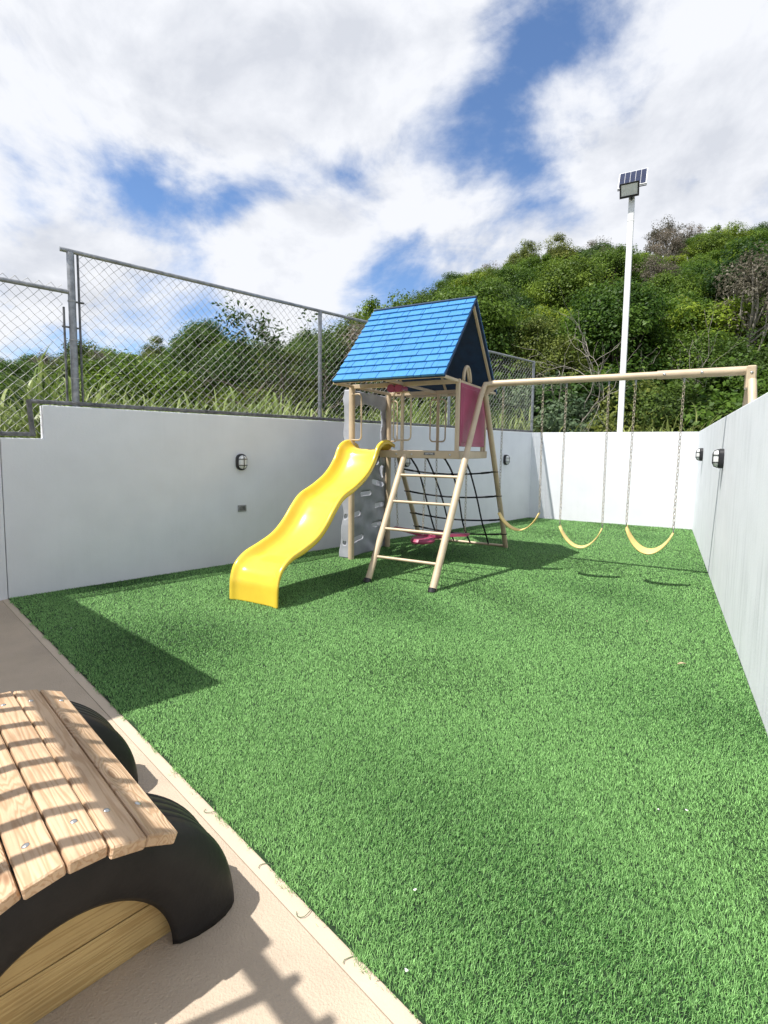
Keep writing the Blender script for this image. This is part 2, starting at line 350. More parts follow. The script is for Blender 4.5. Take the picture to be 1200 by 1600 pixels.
# terrain ------------------------------------------------------------
HF = np.array([FWD[0], FWD[1]]); HF /= np.linalg.norm(HF); HR = np.array([HF[1], -HF[0]])
def slope(t): return np.interp(t, [-1.2, -.75, -.3, -.1, .05, .14, .4, .8, 1.3], [.13, .16, .235, .265, .29, .39, .465, .50, .5])
def terr(x, y):
    x = np.asarray(x, float); y = np.asarray(y, float)
    dx = x - CAM[0]; dy = y - CAM[1]; yc = dx * HF[0] + dy * HF[1]; xc = dx * HR[0] + dy * HR[1]
    t = xc / np.maximum(yc, 4); S = slope(t)
    top = np.interp(t, [-.75, -.1, .15, .8], [32, 34, 44, 50])
    h = S * np.clip(yc - 12.5, 0, None); hmax = S * (top - 12.5)
    h = np.where(yc > top, np.maximum(hmax - .25 * (yc - top), -2), h)
    return h + .25 * np.sin(x * .5) * np.cos(y * .43) * np.clip((yc - 13) / 8, 0, 1) - .03
GROUND = mat('hillside_soil', (.075, .085, .035), .95, .35, .9, bump=.5, bscale=5)
ax = np.concatenate([np.arange(-400, -70, 30), np.arange(-70, 90, 1.6), np.arange(90, 420, 30)])
gx, gy = np.meshgrid(ax, ax, indexing='ij'); gz_ = terr(gx, gy); n_ = len(ax)
idx = np.arange(n_ * n_).reshape(n_, n_)
q = np.stack([idx[:-1, :-1], idx[1:, :-1], idx[1:, 1:], idx[:-1, 1:]], -1).reshape(-1, 4)
o = link('terrain', np_mesh('terrain', np.stack([gx, gy, gz_], -1).reshape(-1, 3), q, GROUND, True)); tag(o, 'hillside ground rising behind the walls', kind='structure')

# patio ---------------------------------------------------------------
PATIO = mat('textured_patio', (.50, .405, .305), .85, .09, 1.6, bump=.55, bscale=150)
PSTRIP = mat('smooth_patio_strip', (.54, .44, .335), .75, .05, 3, bump=.1, bscale=60)
TE0 = A0[:2]; TSL = (-3.828 + 2.406) / (1.636 + 3.533)
def turf_edge(u): return -2.406 + TSL * (u + 3.533)
def sheet(name, pts, z, mt_):
    me = bpy.data.meshes.new(name); me.from_pydata([(p[0], p[1], z) for p in pts], [], [tuple(range(len(pts)))]); me.materials.append(mt_); return link(name, me)
el = -6.5
o = sheet('patio', [(el, -14), (8, -14), (8, turf_edge(8) - .055), (el, turf_edge(el) - .055)], .004, PATIO); tag(o, 'beige textured patio floor', kind='structure')
st = MB()
k0, k1 = turf_edge(el), turf_edge(8)
st.add([(el, k0 - .053, .0065), (8, k1 - .053, .0065), (8, k1 + .12, .0065), (el, k0 + .12, .0065), (el, k0 - .053, 0), (8, k1 - .053, 0)], [(0, 1, 2, 3), (4, 5, 1, 0)])
o = st.build('patio_border', PSTRIP); tag(o, 'smooth beige border strip between patio and turf', kind='structure')

# walls ---------------------------------------------------------------
def wall_block(mb, s0, s1, z1, off0=0.0, off1=-.15):
    a = [wl(s0, off0, 0), wl(s1, off0, 0), wl(s1, off1, 0), wl(s0, off1, 0)]
    lo = [p + np.array([0, 0, -.3]) for p in a]; hi = [p + np.array([0, 0, z1]) for p in a]
    mb.add(lo + hi, [(0, 1, 2, 3)[::-1], (4, 5, 6, 7), (0, 1, 5, 4), (1, 2, 6, 5), (2, 3, 7, 6), (3, 0, 4, 7)])
wA = empty('boundary_wall', wl(4.5, -.075, 0)); tag(wA, 'long white rendered wall carrying the chain-link fence, in shade', 'wall', 'rendered boundary walls')
def bevel(o, w=.008):
    md = o.modifiers.new('bevel', 'BEVEL'); md.width = w; md.segments = 2; md.limit_method = 'ANGLE'
def attach(o, par):
    o.parent = par; o.matrix_parent_inverse = Matrix.Translation(-Vector(par.location)); return o
mb = MB(); wall_block(mb, -7, -.003, 1.612); x_ = mb.build('wall_section', WALLM); attach(x_, wA)
mb = MB(); outl = [(.003, -.3), (9.70, -.3), (9.70, HW), (.36, HW), (.36, 1.612), (.003, 1.612)]
mb.add([wl(a, 0, b) for a, b in outl] + [wl(a, -.15, b) for a, b in outl], [tuple(range(6)), tuple(range(6, 12))[::-1]] + [(i, 6 + i, 6 + (i + 1) % 6, (i + 1) % 6) for i in range(6)]); x_ = mb.build('wall_section', WALLM); attach(x_, wA); bevel(x_)
mb = MB(); mb.box(((B0[0] - .1 + UW + .13) / 2, VW + .075, (HW - .3) / 2), (UW + .13 - B0[0] + .1, .15, HW + .3)); o = mb.build('boundary_wall', WALLM); bevel(o)
tag(o, 'sunlit white rendered wall behind the swings', 'wall', 'rendered boundary walls')
mb = MB(); mb.box((UW + .055, (VW - 10) / 2 - .002, (HW - .3) / 2), (.11, VW + 10, HW + .3)); o = mb.build('boundary_wall', WALLS); bevel(o)
tag(o, 'white wall with grey rain streaks that the swing beam passes over', 'wall', 'rendered boundary walls')

# ------------------------------------------------------------------ turf
tp = np.array([A0[:2] + LD[:2] * .0, [UW, turf_edge(UW)], [UW, VW], B0[:2]])
TBASE = mat('turf_backing', (.010, .040, .007), .9, .3, 40)
o = sheet('turf_base', [tp[0], tp[1], tp[2], tp[3]], .011, TBASE); tag(o, 'green backing sheet of the artificial turf', kind='structure')
def turf_blades():
    lo = tp.min(0) - .02; hi = tp.max(0) + .02; D0 = 52000
    n = int(D0 * (hi - lo).prod()); P = rng.random((n, 2)) * (hi - lo) + lo
    d = np.linalg.norm(P - CAM[:2], axis=1)
    keep = rng.random(n) < np.clip(2.3 / d, 0, 1) ** 1.45; P = P[keep]
    c = (tp[0] + tp[2]) / 2
    ins = np.ones(len(P), bool)
    for i in range(4):
        a = tp[i]; b = tp[(i + 1) % 4]; ed = b - a; nn = np.array([-ed[1], ed[0]]) / np.linalg.norm(ed)
        if (c - a) @ nn < 0: nn = -nn
        lim = .004 if i else (.002 + .017 * np.sin(P[:, 0] * 23) * np.sin(P[:, 0] * 7.1 + 1) + .009 * rng.standard_normal(len(P)))
        ins &= ((P - a) @ nn) > lim
    P = P[ins]; d = np.linalg.norm(P - CAM[:2], axis=1)
    v = P - CAM[:2]; yc = v @ HF; xc = v @ HR
    vis = (yc > .3) & (np.abs(xc) < yc * 1.0 + 1.0); P = P[vis]; d = d[vis]
    n = len(P); near = d < 4.2
    ln = rng.uniform(.010, .019, n) * np.where(near, 1, 1.1); wd = .0018 * np.clip(d / 2.2, 1, 9) ** .78 * rng.uniform(.7, 1.3, n)
    patch = np.sin(P[:, 0] * 2.1 + np.sin(P[:, 1] * 1.7) * 1.3) * .9 + np.sin(P[:, 1] * 2.9 + P[:, 0] * 1.1)
    az = 2.2 + patch * .8 + rng.normal(0, 1.25, n); lean = np.abs(rng.normal(.70, .30, n))
    dx = np.cos(az); dy = np.sin(az); sx = -dy; sy = dx
    def pt(f, side, ang):
        h = ln * f * np.cos(ang); g = ln * f * np.sin(ang)
        return np.stack([P[:, 0] + dx * g + sx * side, P[:, 1] + dy * g + sy * side, .0115 + h], -1)
    r = np.clip(rng.random(n) * .8 + patch * .10 + .1, 0, 1)
    V = []; Fc = []; cnt = []; at = []
    i = near; k = int(i.sum())
    vs = np.stack([pt(0, wd / 2, lean * .5), pt(0, -wd / 2, lean * .5), pt(.55, -wd * .45, lean * .7), pt(.55, wd * .45, lean * .7), pt(1, 0, lean * 1.1)], 1)[i].reshape(-1, 3)
    b = np.arange(k)[:, None] * 5
    fq = b + np.array([[0, 1, 2, 3]]); ft = b + np.array([[3, 2, 4]])
    j = ~i; k2 = int(j.sum())
    vf = np.stack([pt(0, wd * .6, lean * .5), pt(0, -wd * .6, lean * .5), pt(1, 0, lean)], 1)[j].reshape(-1, 3)
    ff = 5 * k + np.arange(k2)[:, None] * 3 + np.array([[0, 1, 2]])
    V = np.vstack([vs, vf]); loops = np.concatenate([fq.ravel(), ft.ravel(), ff.ravel()])
    cnt = np.concatenate([np.full(k, 4), np.full(k, 3), np.full(k2, 3)])
    at = np.concatenate([np.repeat(r[i], 5), np.repeat(r[j], 3)])
    me = np_mesh('turf', V, loops, TURFM, False, at, cnt); print('turf blades', n)
    return link('turf', me)
tag(turf_blades(), 'bright green artificial turf covering the play yard', 'turf', kind='stuff')

# ------------------------------------------------------------------ playset
PS = empty('playset', (0, 0, 0)); tag(PS, 'tan metal playset tower with blue roof, yellow slide and swing beam', 'playset')
U0, U1, V0, V1, ZD = -1.60, -.075, .93, 1.99, 1.525
VB, HB, UE = 1.50, 2.395, 2.885
def P_(name, mb, mt_, parent=PS, **k): return mb.build(name, mt_, parent, **k)
# ground posts
for (u, v) in ((U0, V0), (U0, V1)):
    P_('post', MB().tube([(u, v, .0), (u, v, 2.37)], .042, 14), TAN, auto=40)
# deck
P_('deck', MB().box(((U0 + U1) / 2, (V0 + V1) / 2, ZD - .02), (U1 - U0 - .02, V1 - V0 - .02, .03)), TANP)
for a, b in (((U0 + .03, V0 - .018, ZD - .045), (U1 + .03, V0 - .018, ZD - .045)), ((U0 + .03, V1 + .018, ZD - .045), (U1 + .03, V1 + .018, ZD - .045)),
             ((U1 + .012, V0 + .004, ZD - .047), (U1 + .012, V1 - .004, ZD - .047)), ((U0 + .012, V0 + .004, ZD - .047), (U0 + .012, V1 - .004, ZD - .047))):
    P_('deck_beam', MB().bar(a, b, .036, .095, bev=.006), TANP)
pl = P_('name_plate', MB().box((-.434, V0 - .038, ZD - .034), (.15, .006, .032), bev=.003), GALVD)
tcu = bpy.data.curves.new('plate_text', 'FONT'); tcu.body = 'LIFETIME'; tcu.size = .027; tcu.extrude = .001; tcu.align_x = 'CENTER'; tcu.align_y = 'CENTER'
to = bpy.data.objects.new('tmp', tcu); COL.objects.link(to); bpy.context.view_layer.update()
tm = bpy.data.meshes.new_from_object(to.evaluated_get(bpy.context.evaluated_depsgraph_get())); bpy.data.objects.remove(to)
tm.materials.clear(); tm.materials.append(WHITEP)
t_ = link('lettering', tm, pl, (-.434, V0 - .0425, ZD - .034), (R(90), 0, 0))
# upper posts
for (u, v, r) in ((-.835, V0, .024), (U1 - .01, V0, .03), (-.785, V1, .024), (U1 - .01, V1, .03)):
    P_('post', MB().bar((u, v, ZD), (u, v, 2.36), r * 1.6, r * 1.6, up=(0, 1, 0), bev=.006), TAN)
# roof plate beams
ZB = 2.372
for v in (V0, V1): P_('roof_beam', MB().bar((U0 - .02, v, ZB), (U1 + .02, v, ZB), .04, .055, bev=.006), TAN)
for v in (.475, 2.445): P_('eave_rail', MB().bar((U0 + .07, v, ZB + .004), (U1 - .02, v, ZB + .004), .03, .028, bev=.004), TAN)
for u in (U0 + .02, -.83, U1 - .01):
    P_('cross_beam', MB().bar((u, .462, ZB + .002), (u, 2.458, ZB + .002), .03, .036, bev=.004), TAN)
# curved brackets standing on the gable beams
def bracket(u):
    a = np.linspace(0, math.pi, 14); mb_ = MB()
    mb_.tube([(u, 1.235 + .125 * math.cos(t), 2.40 + .185 * math.sin(t)) for t in a], .022, 8)
    mb_.tube([(u, 1.31, 2.40), (u, 1.215, 2.575)], .014, 8)
    return mb_
P_('curved_bracket', bracket(U1 - .01), TANP, smooth=True)
# roof: two slopes
VM, ZR, EV, ZE = 1.46, 3.495, 1.035, 2.386
RU0, RU1 = -1.575, -.062
SLN = math.hypot(EV, ZR - ZE)
for sgn in (-1, 1):
    ax_s = np.array([0, -sgn * EV, ZR - ZE]) / SLN                    # up the slope
    nrm = np.array([0, sgn * (ZR - ZE), EV]) / SLN
    e0 = np.array([0, VM + sgn * EV, ZE])
    c = e0 + ax_s * (SLN / 2) + np.array([(RU0 + RU1) / 2, 0, 0]) - nrm * .022
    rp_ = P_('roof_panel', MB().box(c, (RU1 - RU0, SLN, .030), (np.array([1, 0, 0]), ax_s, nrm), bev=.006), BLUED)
    nc = 12; ch = SLN / nc
    if sgn < 0:
        um = MB(); g = .010       # unit shingle, 1 wide (u) x 1 course, wedge thicker at its lower edge
        hw_, t0_, t1_ = .5, .022, .003
        um.add([(-hw_, 0, -.004), (hw_, 0, -.004), (hw_, ch + .004, -.004), (-hw_, ch + .004, -.004), (-hw_ + .0, .0, t0_ - .003), (hw_, .0, t0_ - .003), (hw_, .004, t0_), (-hw_, .004, t0_), (hw_, ch + .004, t1_), (-hw_, ch + .004, t1_)],
               [(3, 2, 1, 0), (0, 1, 5, 4), (4, 5, 6, 7), (7, 6, 8, 9), (1, 2, 8, 6, 5), (3, 0, 4, 7, 9), (2, 3, 9, 8)])
        sm = um.mesh('shingle', BLUE); rs = random.Random(5)
        Mx = Matrix(((1, 0, nrm[0]), (0, ax_s[1], nrm[1]), (0, ax_s[2], nrm[2]))).to_4x4()
        for r_ in range(nc):
            u = RU0 + .003; first = True
            while u < RU1 - .01:
                w_ = rs.choice((.035, .09, .15, .19, .22, .24)) if not first else rs.uniform(.06, .2); first = False
                if RU1 - (u + w_) < .045: w_ = RU1 - .003 - u
                p0 = e0 + ax_s * (r_ * ch + .001 + (0 if r_ else -.004)) - nrm * .004 + np.array([u + w_ / 2, 0, 0])
                so_ = link('shingle', sm, rp_); so_.matrix_local = Matrix.Translation(Vector(p0)) @ Mx @ Matrix.Diagonal((w_ - .007, 1, rs.uniform(.9, 1.12), 1)); u += w_
    else:
        mbk = MB()
        for r_ in range(nc): mbk.box(e0 + ax_s * (r_ * ch + ch / 2) + np.array([(RU0 + RU1) / 2, 0, 0]) - nrm * .002, (RU1 - RU0 - .006, ch - .004, .012), (np.array([1, 0, 0]), ax_s, nrm))
        P_('shingle_course', mbk, BLUE, rp_)
P_('ridge_cap', MB().bar((RU0, VM, ZR + .0), (RU1, VM, ZR + .0), .05, .03, bev=.01), BLUED)
# rafters along the gables and inside
for u in (RU0 + .05, -.83, RU1 - .05):
    for sgn in (-1, 1):
        a = np.array([u, VM + sgn * (EV - .06), ZE + .005]); b = np.array([u, VM + sgn * .03, ZR - .10])
        P_('rafter', MB().bar(a, b, .034, .034, up=(1, 0, 0), bev=.004), TAN)
# magenta panel beside the swing
pm = MB(); pm.box((U1 + .012, 1.435, 1.972), (.022, .95, .775), bev=.006); pm.box((U1 + .018, 1.435, 1.972), (.020, .87, .695), bev=.012)
P_('side_panel', pm, PINK)
P_('panel_post', MB().bar((U1 - .02, 1.935, ZD), (U1 - .02, 1.935, 2.36), .035, .035, up=(0, 1, 0), bev=.005), TAN)
# hand loops
def loop(u, v, w_, z0, z1, ax_=0):
    r = .05; pts = [(0, z1), (w_ - r, z1)]
    for t in np.linspace(90, 0, 6)[1:]: pts.append((w_ - r + r * math.cos(R(t)), z1 - r + r * math.sin(R(t))))
    for t in np.linspace(0, -90, 6): pts.append((w_ - r + r * math.cos(R(t)), z0 + r + r * math.sin(R(t))))
    pts.append((0, z0)); sg = 1
    return [(u + a * ax_, v - .006, b) for a, b in pts]
for (u, v, w_, s_) in ((U0 + .02, V0 - .03, .15, 1), (-.835, V0 - .01, .13, 1), (-.835, V0 - .01, .12, -1), (-.785, V1, .12, 1), (-.785, V1, .12, -1), (U1 - .01, V1, .33, -1), (U0 + .02, V1, .13, 1)):
    P_('hand_loop', MB().tube(loop(u, v, w_, 1.66, 2.27, s_), .011, 8), TAN, smooth=True)
# magenta viewer hanging from the roof beam
vw = MB(); cx_ = -.905
vw.tube([(cx_ - .055, V0 - .10, 2.315), (cx_ - .055, V0 - .02, 2.318), (cx_ - .055, V0 + .12, 2.322)], [.052, .046, .034], 14)
vw.tube([(cx_ + .05, V0 - .10, 2.315), (cx_ + .05, V0 - .02, 2.318), (cx_ + .05, V0 + .12, 2.322)], [.052, .046, .034], 14)
vw.box((cx_, V0 + .03, 2.32), (.10, .10, .05), bev=.01); vw.tube([(cx_, V0 + .02, 2.25), (cx_, V0 + .02, 2.36)], .02, 10)
P_('viewer', vw, PINK, auto=40)
# slide
prof = [(1.10, 1.60), (0.87, 1.66), (0.66, 1.59), (0.53, 1.405), (0.345, 1.237), (0.085, 1.108), (-0.175, 1.012), (-0.335, .885), (-0.485, .735), (-0.66, .612), (-0.89, .53), (-1.09, .47), (-1.235, .37), (-1.288, .24), (-1.298, .12), (-1.300, .012)]
pc = bezier_smooth(prof, 6); tg = np.gradient(pc, axis=0); tg /= np.linalg.norm(tg, axis=1)[:, None]; nr = np.stack([tg[:, 1], -tg[:, 0]], 1)
arc = np.concatenate([[0], np.cumsum(np.linalg.norm(np.diff(pc, axis=0), axis=1))]); arc /= arc[-1]
SU, HWD = -1.328, .308
cs = [(-1, -.45), (-1.0, -.12), (-.985, -.03), (-.95, .0), (-.905, -.015), (-.875, -.10), (-.82, -.38), (-.74, -.68), (-.60, -.88), (-.38, -.97), (0, -1.0)]
cs = cs + [(-a, b) for a, b in cs[-2::-1]]
vs = []; k_ = len(cs)
for i, (p, n2) in enumerate(zip(pc, nr)):
    dp = .145 * float(np.interp(arc[i], [0, .08, .14, .76, .86, .93, 1], [.75, .9, 1, 1, .62, .28, .2]))
    for a, b in cs:
        vs.append((SU + a * HWD, p[0] + n2[0] * b * dp, p[1] + n2[1] * b * dp))
fs = [(i * k_ + j, i * k_ + j + 1, (i + 1) * k_ + j + 1, (i + 1) * k_ + j) for i in range(len(pc) - 1) for j in range(k_ - 1)]
sl_o = P_('slide', MB().add(vs, fs), YEL, smooth=True)
md = sl_o.modifiers.new('sol', 'SOLIDIFY'); md.thickness = .014; md.offset = 0; md = sl_o.modifiers.new('sub', 'SUBSURF'); md.levels = 1; md.render_levels = 1
P_('slide_brace', MB().tube([(-1.15, V0 - .03, ZD - .08), (-1.12, .72, 1.33), (-1.12, .55, 1.22)], .012, 8), GALVD, smooth=True)
P_('slide_brace', MB().tube([(-1.50, V0 - .03, ZD - .08), (-1.50, .72, 1.33), (-1.50, .55, 1.22)], .012, 8), GALVD, smooth=True)
# ladder: left rail, A-frame legs, rungs
def leg_path(u, v0, v1=VB, zt=HB, du=0.0):
    return np.array([u, v0, 0.0]), np.array([u + du, v1, zt])
LW = .79
fl = np.array([-LW, 0, 0]); tl = np.array([-LW, VB * (ZD - .06) / HB, ZD - .06])
P_('ladder_rail', MB().tube([fl, tl], .038, 14), TAN, auto=40)
for f_ in ((-LW, 0, 0), (0.02, 0, 0)): P_('foot_cap', MB().tube([(f_[0], f_[1] - .01, .006), (f_[0], f_[1] + .012, .05)], .045, 14), BLACKP, auto=40)
ft = np.array([0.02, 0, 0]); tt = np.array([.05, VB, HB])
kf = ft + (tt - ft) * .62
P_('frame_leg', MB().tube([ft, kf], .041, 14), TAN, auto=40)
P_('frame_leg', MB().tube([kf, ft + (tt - ft) * .93, np.array([.085, VB - .045, HB - .01]), np.array([.20, VB, HB])], .036, 14), TAN, auto=40)
bt = np.array([0.02, 2 * VB - .06, 0]); 
P_('frame_leg', MB().tube([bt, bt + (tt - bt) * .975], .038, 14), TAN, auto=40)
P_('gusset', MB().add([(.05, VB, HB - .01), (.30, VB, HB - .01), (.06, VB, HB - .16), (.05, VB + .012, HB - .01), (.30, VB + .012, HB - .01), (.06, VB + .012, HB - .16)], [(0, 1, 2), (5, 4, 3), (0, 3, 4, 1), (1, 4, 5, 2), (2, 5, 3, 0)]), TAN)
for z in (1.219, .903, .589, .28):
    f = z / HB; a = fl + (tl - fl) * (z / tl[2]); b = ft + (tt - ft) * f
    P_('rung', MB().tube([a, b], .0175, 10), TAN, auto=40)
# back frame and net
bl = np.array([-1.47, 2 * VB - .06, 0]); tlb = np.array([-1.47, VB + (bl[1] - VB) * (1 - (ZD - .06) / HB), ZD - .06])
P_('frame_leg', MB().tube([bl, tlb], .038, 14), TAN, auto=40)
P_('ground_bar', MB().tube([bl + (0, 0, .035), bt + (0, 0, .035)], .02, 10), TAN, auto=40)
net = MB()
def np_pt(u, z):     # in the plane of the back legs
    return np.array([u, VB + (2 * VB - .06 - VB) * (1 - z / HB), z])
hz = [1.235, .87, .49, .25]; us = [-1.2, -.925, -.645, -.335]
def sag(u, z): x = (u + .72) / .75; return z - .06 * (1 - x * x)
for z in hz:
    net.tube([np_pt(u, sag(u, z) if u not in (-1.47, .02) else z) for u in np.linspace(-1.47, .02, 17)], .0135, 6)
    for u in (-1.47, .02):
        for sg in (-1, 1):
            q0 = np_pt(u, z); net.tube([q0 + np.array([.05 * math.cos(t), .0, 0]) + np.array([0, .05 * math.sin(t), 0]) for t in np.linspace(0, 2 * math.pi, 12, endpoint=False)], .008, 6, closed=True); break
    for u, l_ in ((-1.33, .06), (-.12, .06)): net.tube([np_pt(u - l_, sag(u - l_, z)), np_pt(u + l_, sag(u + l_, z))], .015, 8)
for i, u in enumerate(us):
    wob = random.Random(i)
    pts = [np.array([u - .04, V1 + .02, ZD - .09])] + [np_pt(u + .02 * k + wob.uniform(-.02, .02), sag(u, z)) for k, z in enumerate(hz)] + [np_pt(u + .08, .045)]
    pts = bezier_smooth(pts, 5); net.tube(pts, .0135, 6)
    net.tube([pts[0], pts[1] * .6 + pts[0] * .4], .020, 8)
    for k, z in enumerate(hz):
        p = np_pt(u + .02 * k, sag(u, z)); net.box(p, (.034, .028, .034), bev=.009)
P_('cargo_net', net, ROPE, auto=50)
# swing beam, far A-frame
P_('swing_beam', MB().tube([(.16, VB, HB), (2.05, VB, HB)], .040, 16), TAN, auto=40)
P_('swing_beam', MB().tube([(2.03, VB, HB), (UE + .02, VB, HB)], .047, 16), TAN, auto=40)
P_('beam_bracket', MB().box((UE - .005, VB, HB - .075), (.085, .16, .235), bev=.012), TAN)
for sg in (-1, 1):
    P_('frame_leg', MB().tube([(UE, VB + sg * 1.44, -.02), (UE + .005, VB + sg * .06, HB - .11)], .040, 14), TAN, auto=40)
for u in (.311, .802, 1.076, 1.543, 1.82, 2.293):
    P_('hanger', MB().tube([(u, VB, HB - .042), (u, VB, HB - .075), (u, VB + .012, HB - .09)], .010, 8).tube([(u - .012, VB, HB - .04), (u + .012, VB, HB - .04)], .016, 8), GALV, auto=40)
bme = MB().tube([(0, 0, 0), (0, 0, .005), (0, 0, .009)], [.014, .013, .005], 10).mesh('bolt', STEELB, True)
for (x, y, z) in ((-1.52, V0 - .036, ZD - .045), (-.90, V0 - .036, ZD - .045), (-.68, V0 - .036, ZD - .045), (-.16, V0 - .036, ZD - .045), (2.10, VB - .047, HB), (2.45, VB - .047, HB), (UE - .005, VB - .08, HB - .03), (UE - .005, VB - .08, HB - .14)):
    link('bolt', bme, PS, (x, y, z), (R(90), 0, 0))
# climbing wall: shell with hand holes, arch over the deck entrance
def shell(name, fmap, s0, s1, t0, t1, ds, holes, keep, mt_, thick):
    ns = int(round((s1 - s0) / ds)); ntt = int(round((t1 - t0) / ds)); S = np.linspace(s0, s1, ns + 1); T = np.linspace(t0, t1, ntt + 1)
    G = np.stack(np.meshgrid(S, T, indexing='ij'), -1)
    for (cx, cy, a, b, rot) in holes:                 # pull lattice points onto the hole rims
        cr_, sr_ = math.cos(rot), math.sin(rot); d = G - (cx, cy); x = d[..., 0] * cr_ + d[..., 1] * sr_; y = -d[..., 0] * sr_ + d[..., 1] * cr_
        xs = np.clip(x, -(a - b), a - b); rr = np.hypot(x - xs, y); m_ = np.abs(rr - b) < ds * .62
        f = np.where(m_ & (rr > 1e-6), b / np.maximum(rr, 1e-6), 1); x2 = xs + (x - xs) * f; y2 = y * f
        G[..., 0] = np.where(m_, cx + x2 * cr_ - y2 * sr_, G[..., 0]); G[..., 1] = np.where(m_, cy + x2 * sr_ + y2 * cr_, G[..., 1])
    C_ = (G[:-1, :-1] + G[1:, :-1] + G[1:, 1:] + G[:-1, 1:]) / 4; ok = keep(C_[..., 0], C_[..., 1])
    for (cx, cy, a, b, rot) in holes:
        cr_, sr_ = math.cos(rot), math.sin(rot); d = C_ - (cx, cy); x = d[..., 0] * cr_ + d[..., 1] * sr_; y = -d[..., 0] * sr_ + d[..., 1] * cr_
        ok &= np.hypot(x - np.clip(x, -(a - b), a - b), y) > b * .97
    V = fmap(G[..., 0].ravel(), G[..., 1].ravel()); I = np.arange((ns + 1) * (ntt + 1)).reshape(ns + 1, ntt + 1)
    Q = np.stack([I[:-1, :-1], I[1:, :-1], I[1:, 1:], I[:-1, 1:]], -1)[ok]
    used, inv = np.unique(Q.ravel(), return_inverse=True)
    o_ = link(name, np_mesh(name, V[used], inv.reshape(-1, 4), mt_, True), PS); md_ = o_.modifiers.new('sol', 'SOLIDIFY'); md_.thickness = thick; md_.offset = 0
    return o_
def bump2(s, t): return .016 * np.sin(s * 13 + 2 * np.sin(t * 5)) * np.cos(t * 9 + s * 4) + .010 * np.sin(t * 21 + s * 9)
holes = [(1.75, 1.03, .17, .038, -.2), (1.39, .895, .155, .036, 0), (1.79, .69, .15, .036, 0), (1.14, .61, .12, .036, .2), (1.73, .40, .15, .036, 0), (1.20, .26, .15, .036, .1), (1.885, 1.20, .10, .04, 1.5), (1.66, 1.34, .14, .036, 0)]
def keep_main(s, t):
    arch = (t > 1.50) & (np.abs(s - 1.46) < (.41 + .02 * np.sin(t * 17))) & (t < 2.12 + .06 * np.cos((s - 1.46) * 4))
    return ~arch
shell('climbing_wall', lambda s, t: np.stack([U0 - .055 + bump2(s, t), s, t], -1), V0 + .02, V1 - .02, .015, 2.34, .0165, holes, keep_main, ROCK, .014)
def flange_edge(t): return .125 + .028 * np.sin(t * 7.2 + .6) + .014 * np.sin(t * 15 + 1) - .055 * np.clip((t - 1.45) / .2, 0, 1) * np.clip((2.22 - t) / .1, 0, 1)
for v_, so__ in ((V0 + .012, 1), (V1 - .012, -1)):
    shell('climbing_wall_side', lambda s, t, v_=v_: np.stack([U0 - .045 - s * flange_edge(t) / .17 * 1.0, v_ + .006 * np.sin(t * 11) - .01 * s, t], -1), 0, .17, .015, 2.34, .0165, [(.095, .60, .055, .028, -.25), (.09, .225, .034, .030, 0)], lambda s, t: s > -1, ROCK, .012)

# swings -----------------------------------------------------------------
def chain_mesh(mb_, a, b, pitch=.036, r=.0034):
    a = np.array(a, float); b = np.array(b, float); L = np.linalg.norm(b - a); d = (b - a) / L; n = max(2, int(L / pitch))
    x = np.cross(d, (0, 1, 0)); x /= np.linalg.norm(x); y = np.cross(d, x)
    for i in range(n):
        c = a + d * (i + .5) * L / n; sd = x * .8 + y * .6 if i % 2 else y * .8 - x * .6; h = pitch * .62; w_ = .0115
        pts = [c + d * (h * q0) + sd * (w_ * q1) for q0, q1 in ((-.6, -1), (.6, -1), (1, 0), (.6, 1), (-.6, 1), (-1, 0))]
        mb_.tube(pts, r, 4, closed=True)
for i, (ua, ub, ul, za, zb, zl, lab) in enumerate(((.30, .812, .57, .74, .77, .535, 'yellow belt swing hanging next to the tower leg'), (1.063, 1.544, 1.30, .63, .64, .39, 'yellow belt swing hanging between two other belt swings'), (1.80, 2.275, 2.02, .68, .65, .415, 'yellow belt swing with twisted seat hanging next to the streaked wall'))):
    t = empty('swing', ((ua + ub) / 2, VB, HB - .09)); tag(t, lab, 'swing', 'belt swings on the beam')
    o0 = np.array(t.location)
    u_ = np.linspace(0, 1, 17); pts = []
    for q0 in u_:
        u = ua + (ub - ua) * q0; ze = za + (zb - za) * q0; pts.append((u, ze - (ze - zl) * (1 - (2 * q0 - 1) ** 2) ** .85))
    tw = [0.05, .1, .75][i]; vs = []
    for k, (u, z) in enumerate(pts):
        q0 = u_[k]; wd = .062 * (1 - .25 * abs(2 * q0 - 1) ** 4); a_ = tw * (1 - q0)
        for s_ in (-1, -.5, 0, .5, 1): vs.append((u - o0[0], s_ * wd * math.cos(a_) , z - o0[2] + s_ * wd * math.sin(a_)))
    fs = [(k * 5 + j, k * 5 + j + 1, k * 5 + j + 6, k * 5 + j + 5) for k in range(16) for j in range(4)]
    s_o = MB().add(vs, fs).build('seat', SEATM, t, smooth=True); md = s_o.modifiers.new('sol', 'SOLIDIFY'); md.thickness = .012; md.offset = 0
    for (u, z, tp_) in ((ua, za, (.311, 1.076, 1.82)[i]), (ub, zb, (.802, 1.543, 2.293)[i])):
        c = MB(); chain_mesh(c, (tp_ - o0[0], 0, 0), (u - o0[0], 0, z + .05 - o0[2])); c.build('chain', CHAIN, t, smooth=True)
        MB().add([], []).tube([(u - o0[0], -.012, z - o0[2] + .05), (u - o0[0], .012, z - o0[2] + .03), (u - o0[0], 0, z - o0[2] - .008)], .006, 6).build('shackle', GALV, t, smooth=True)
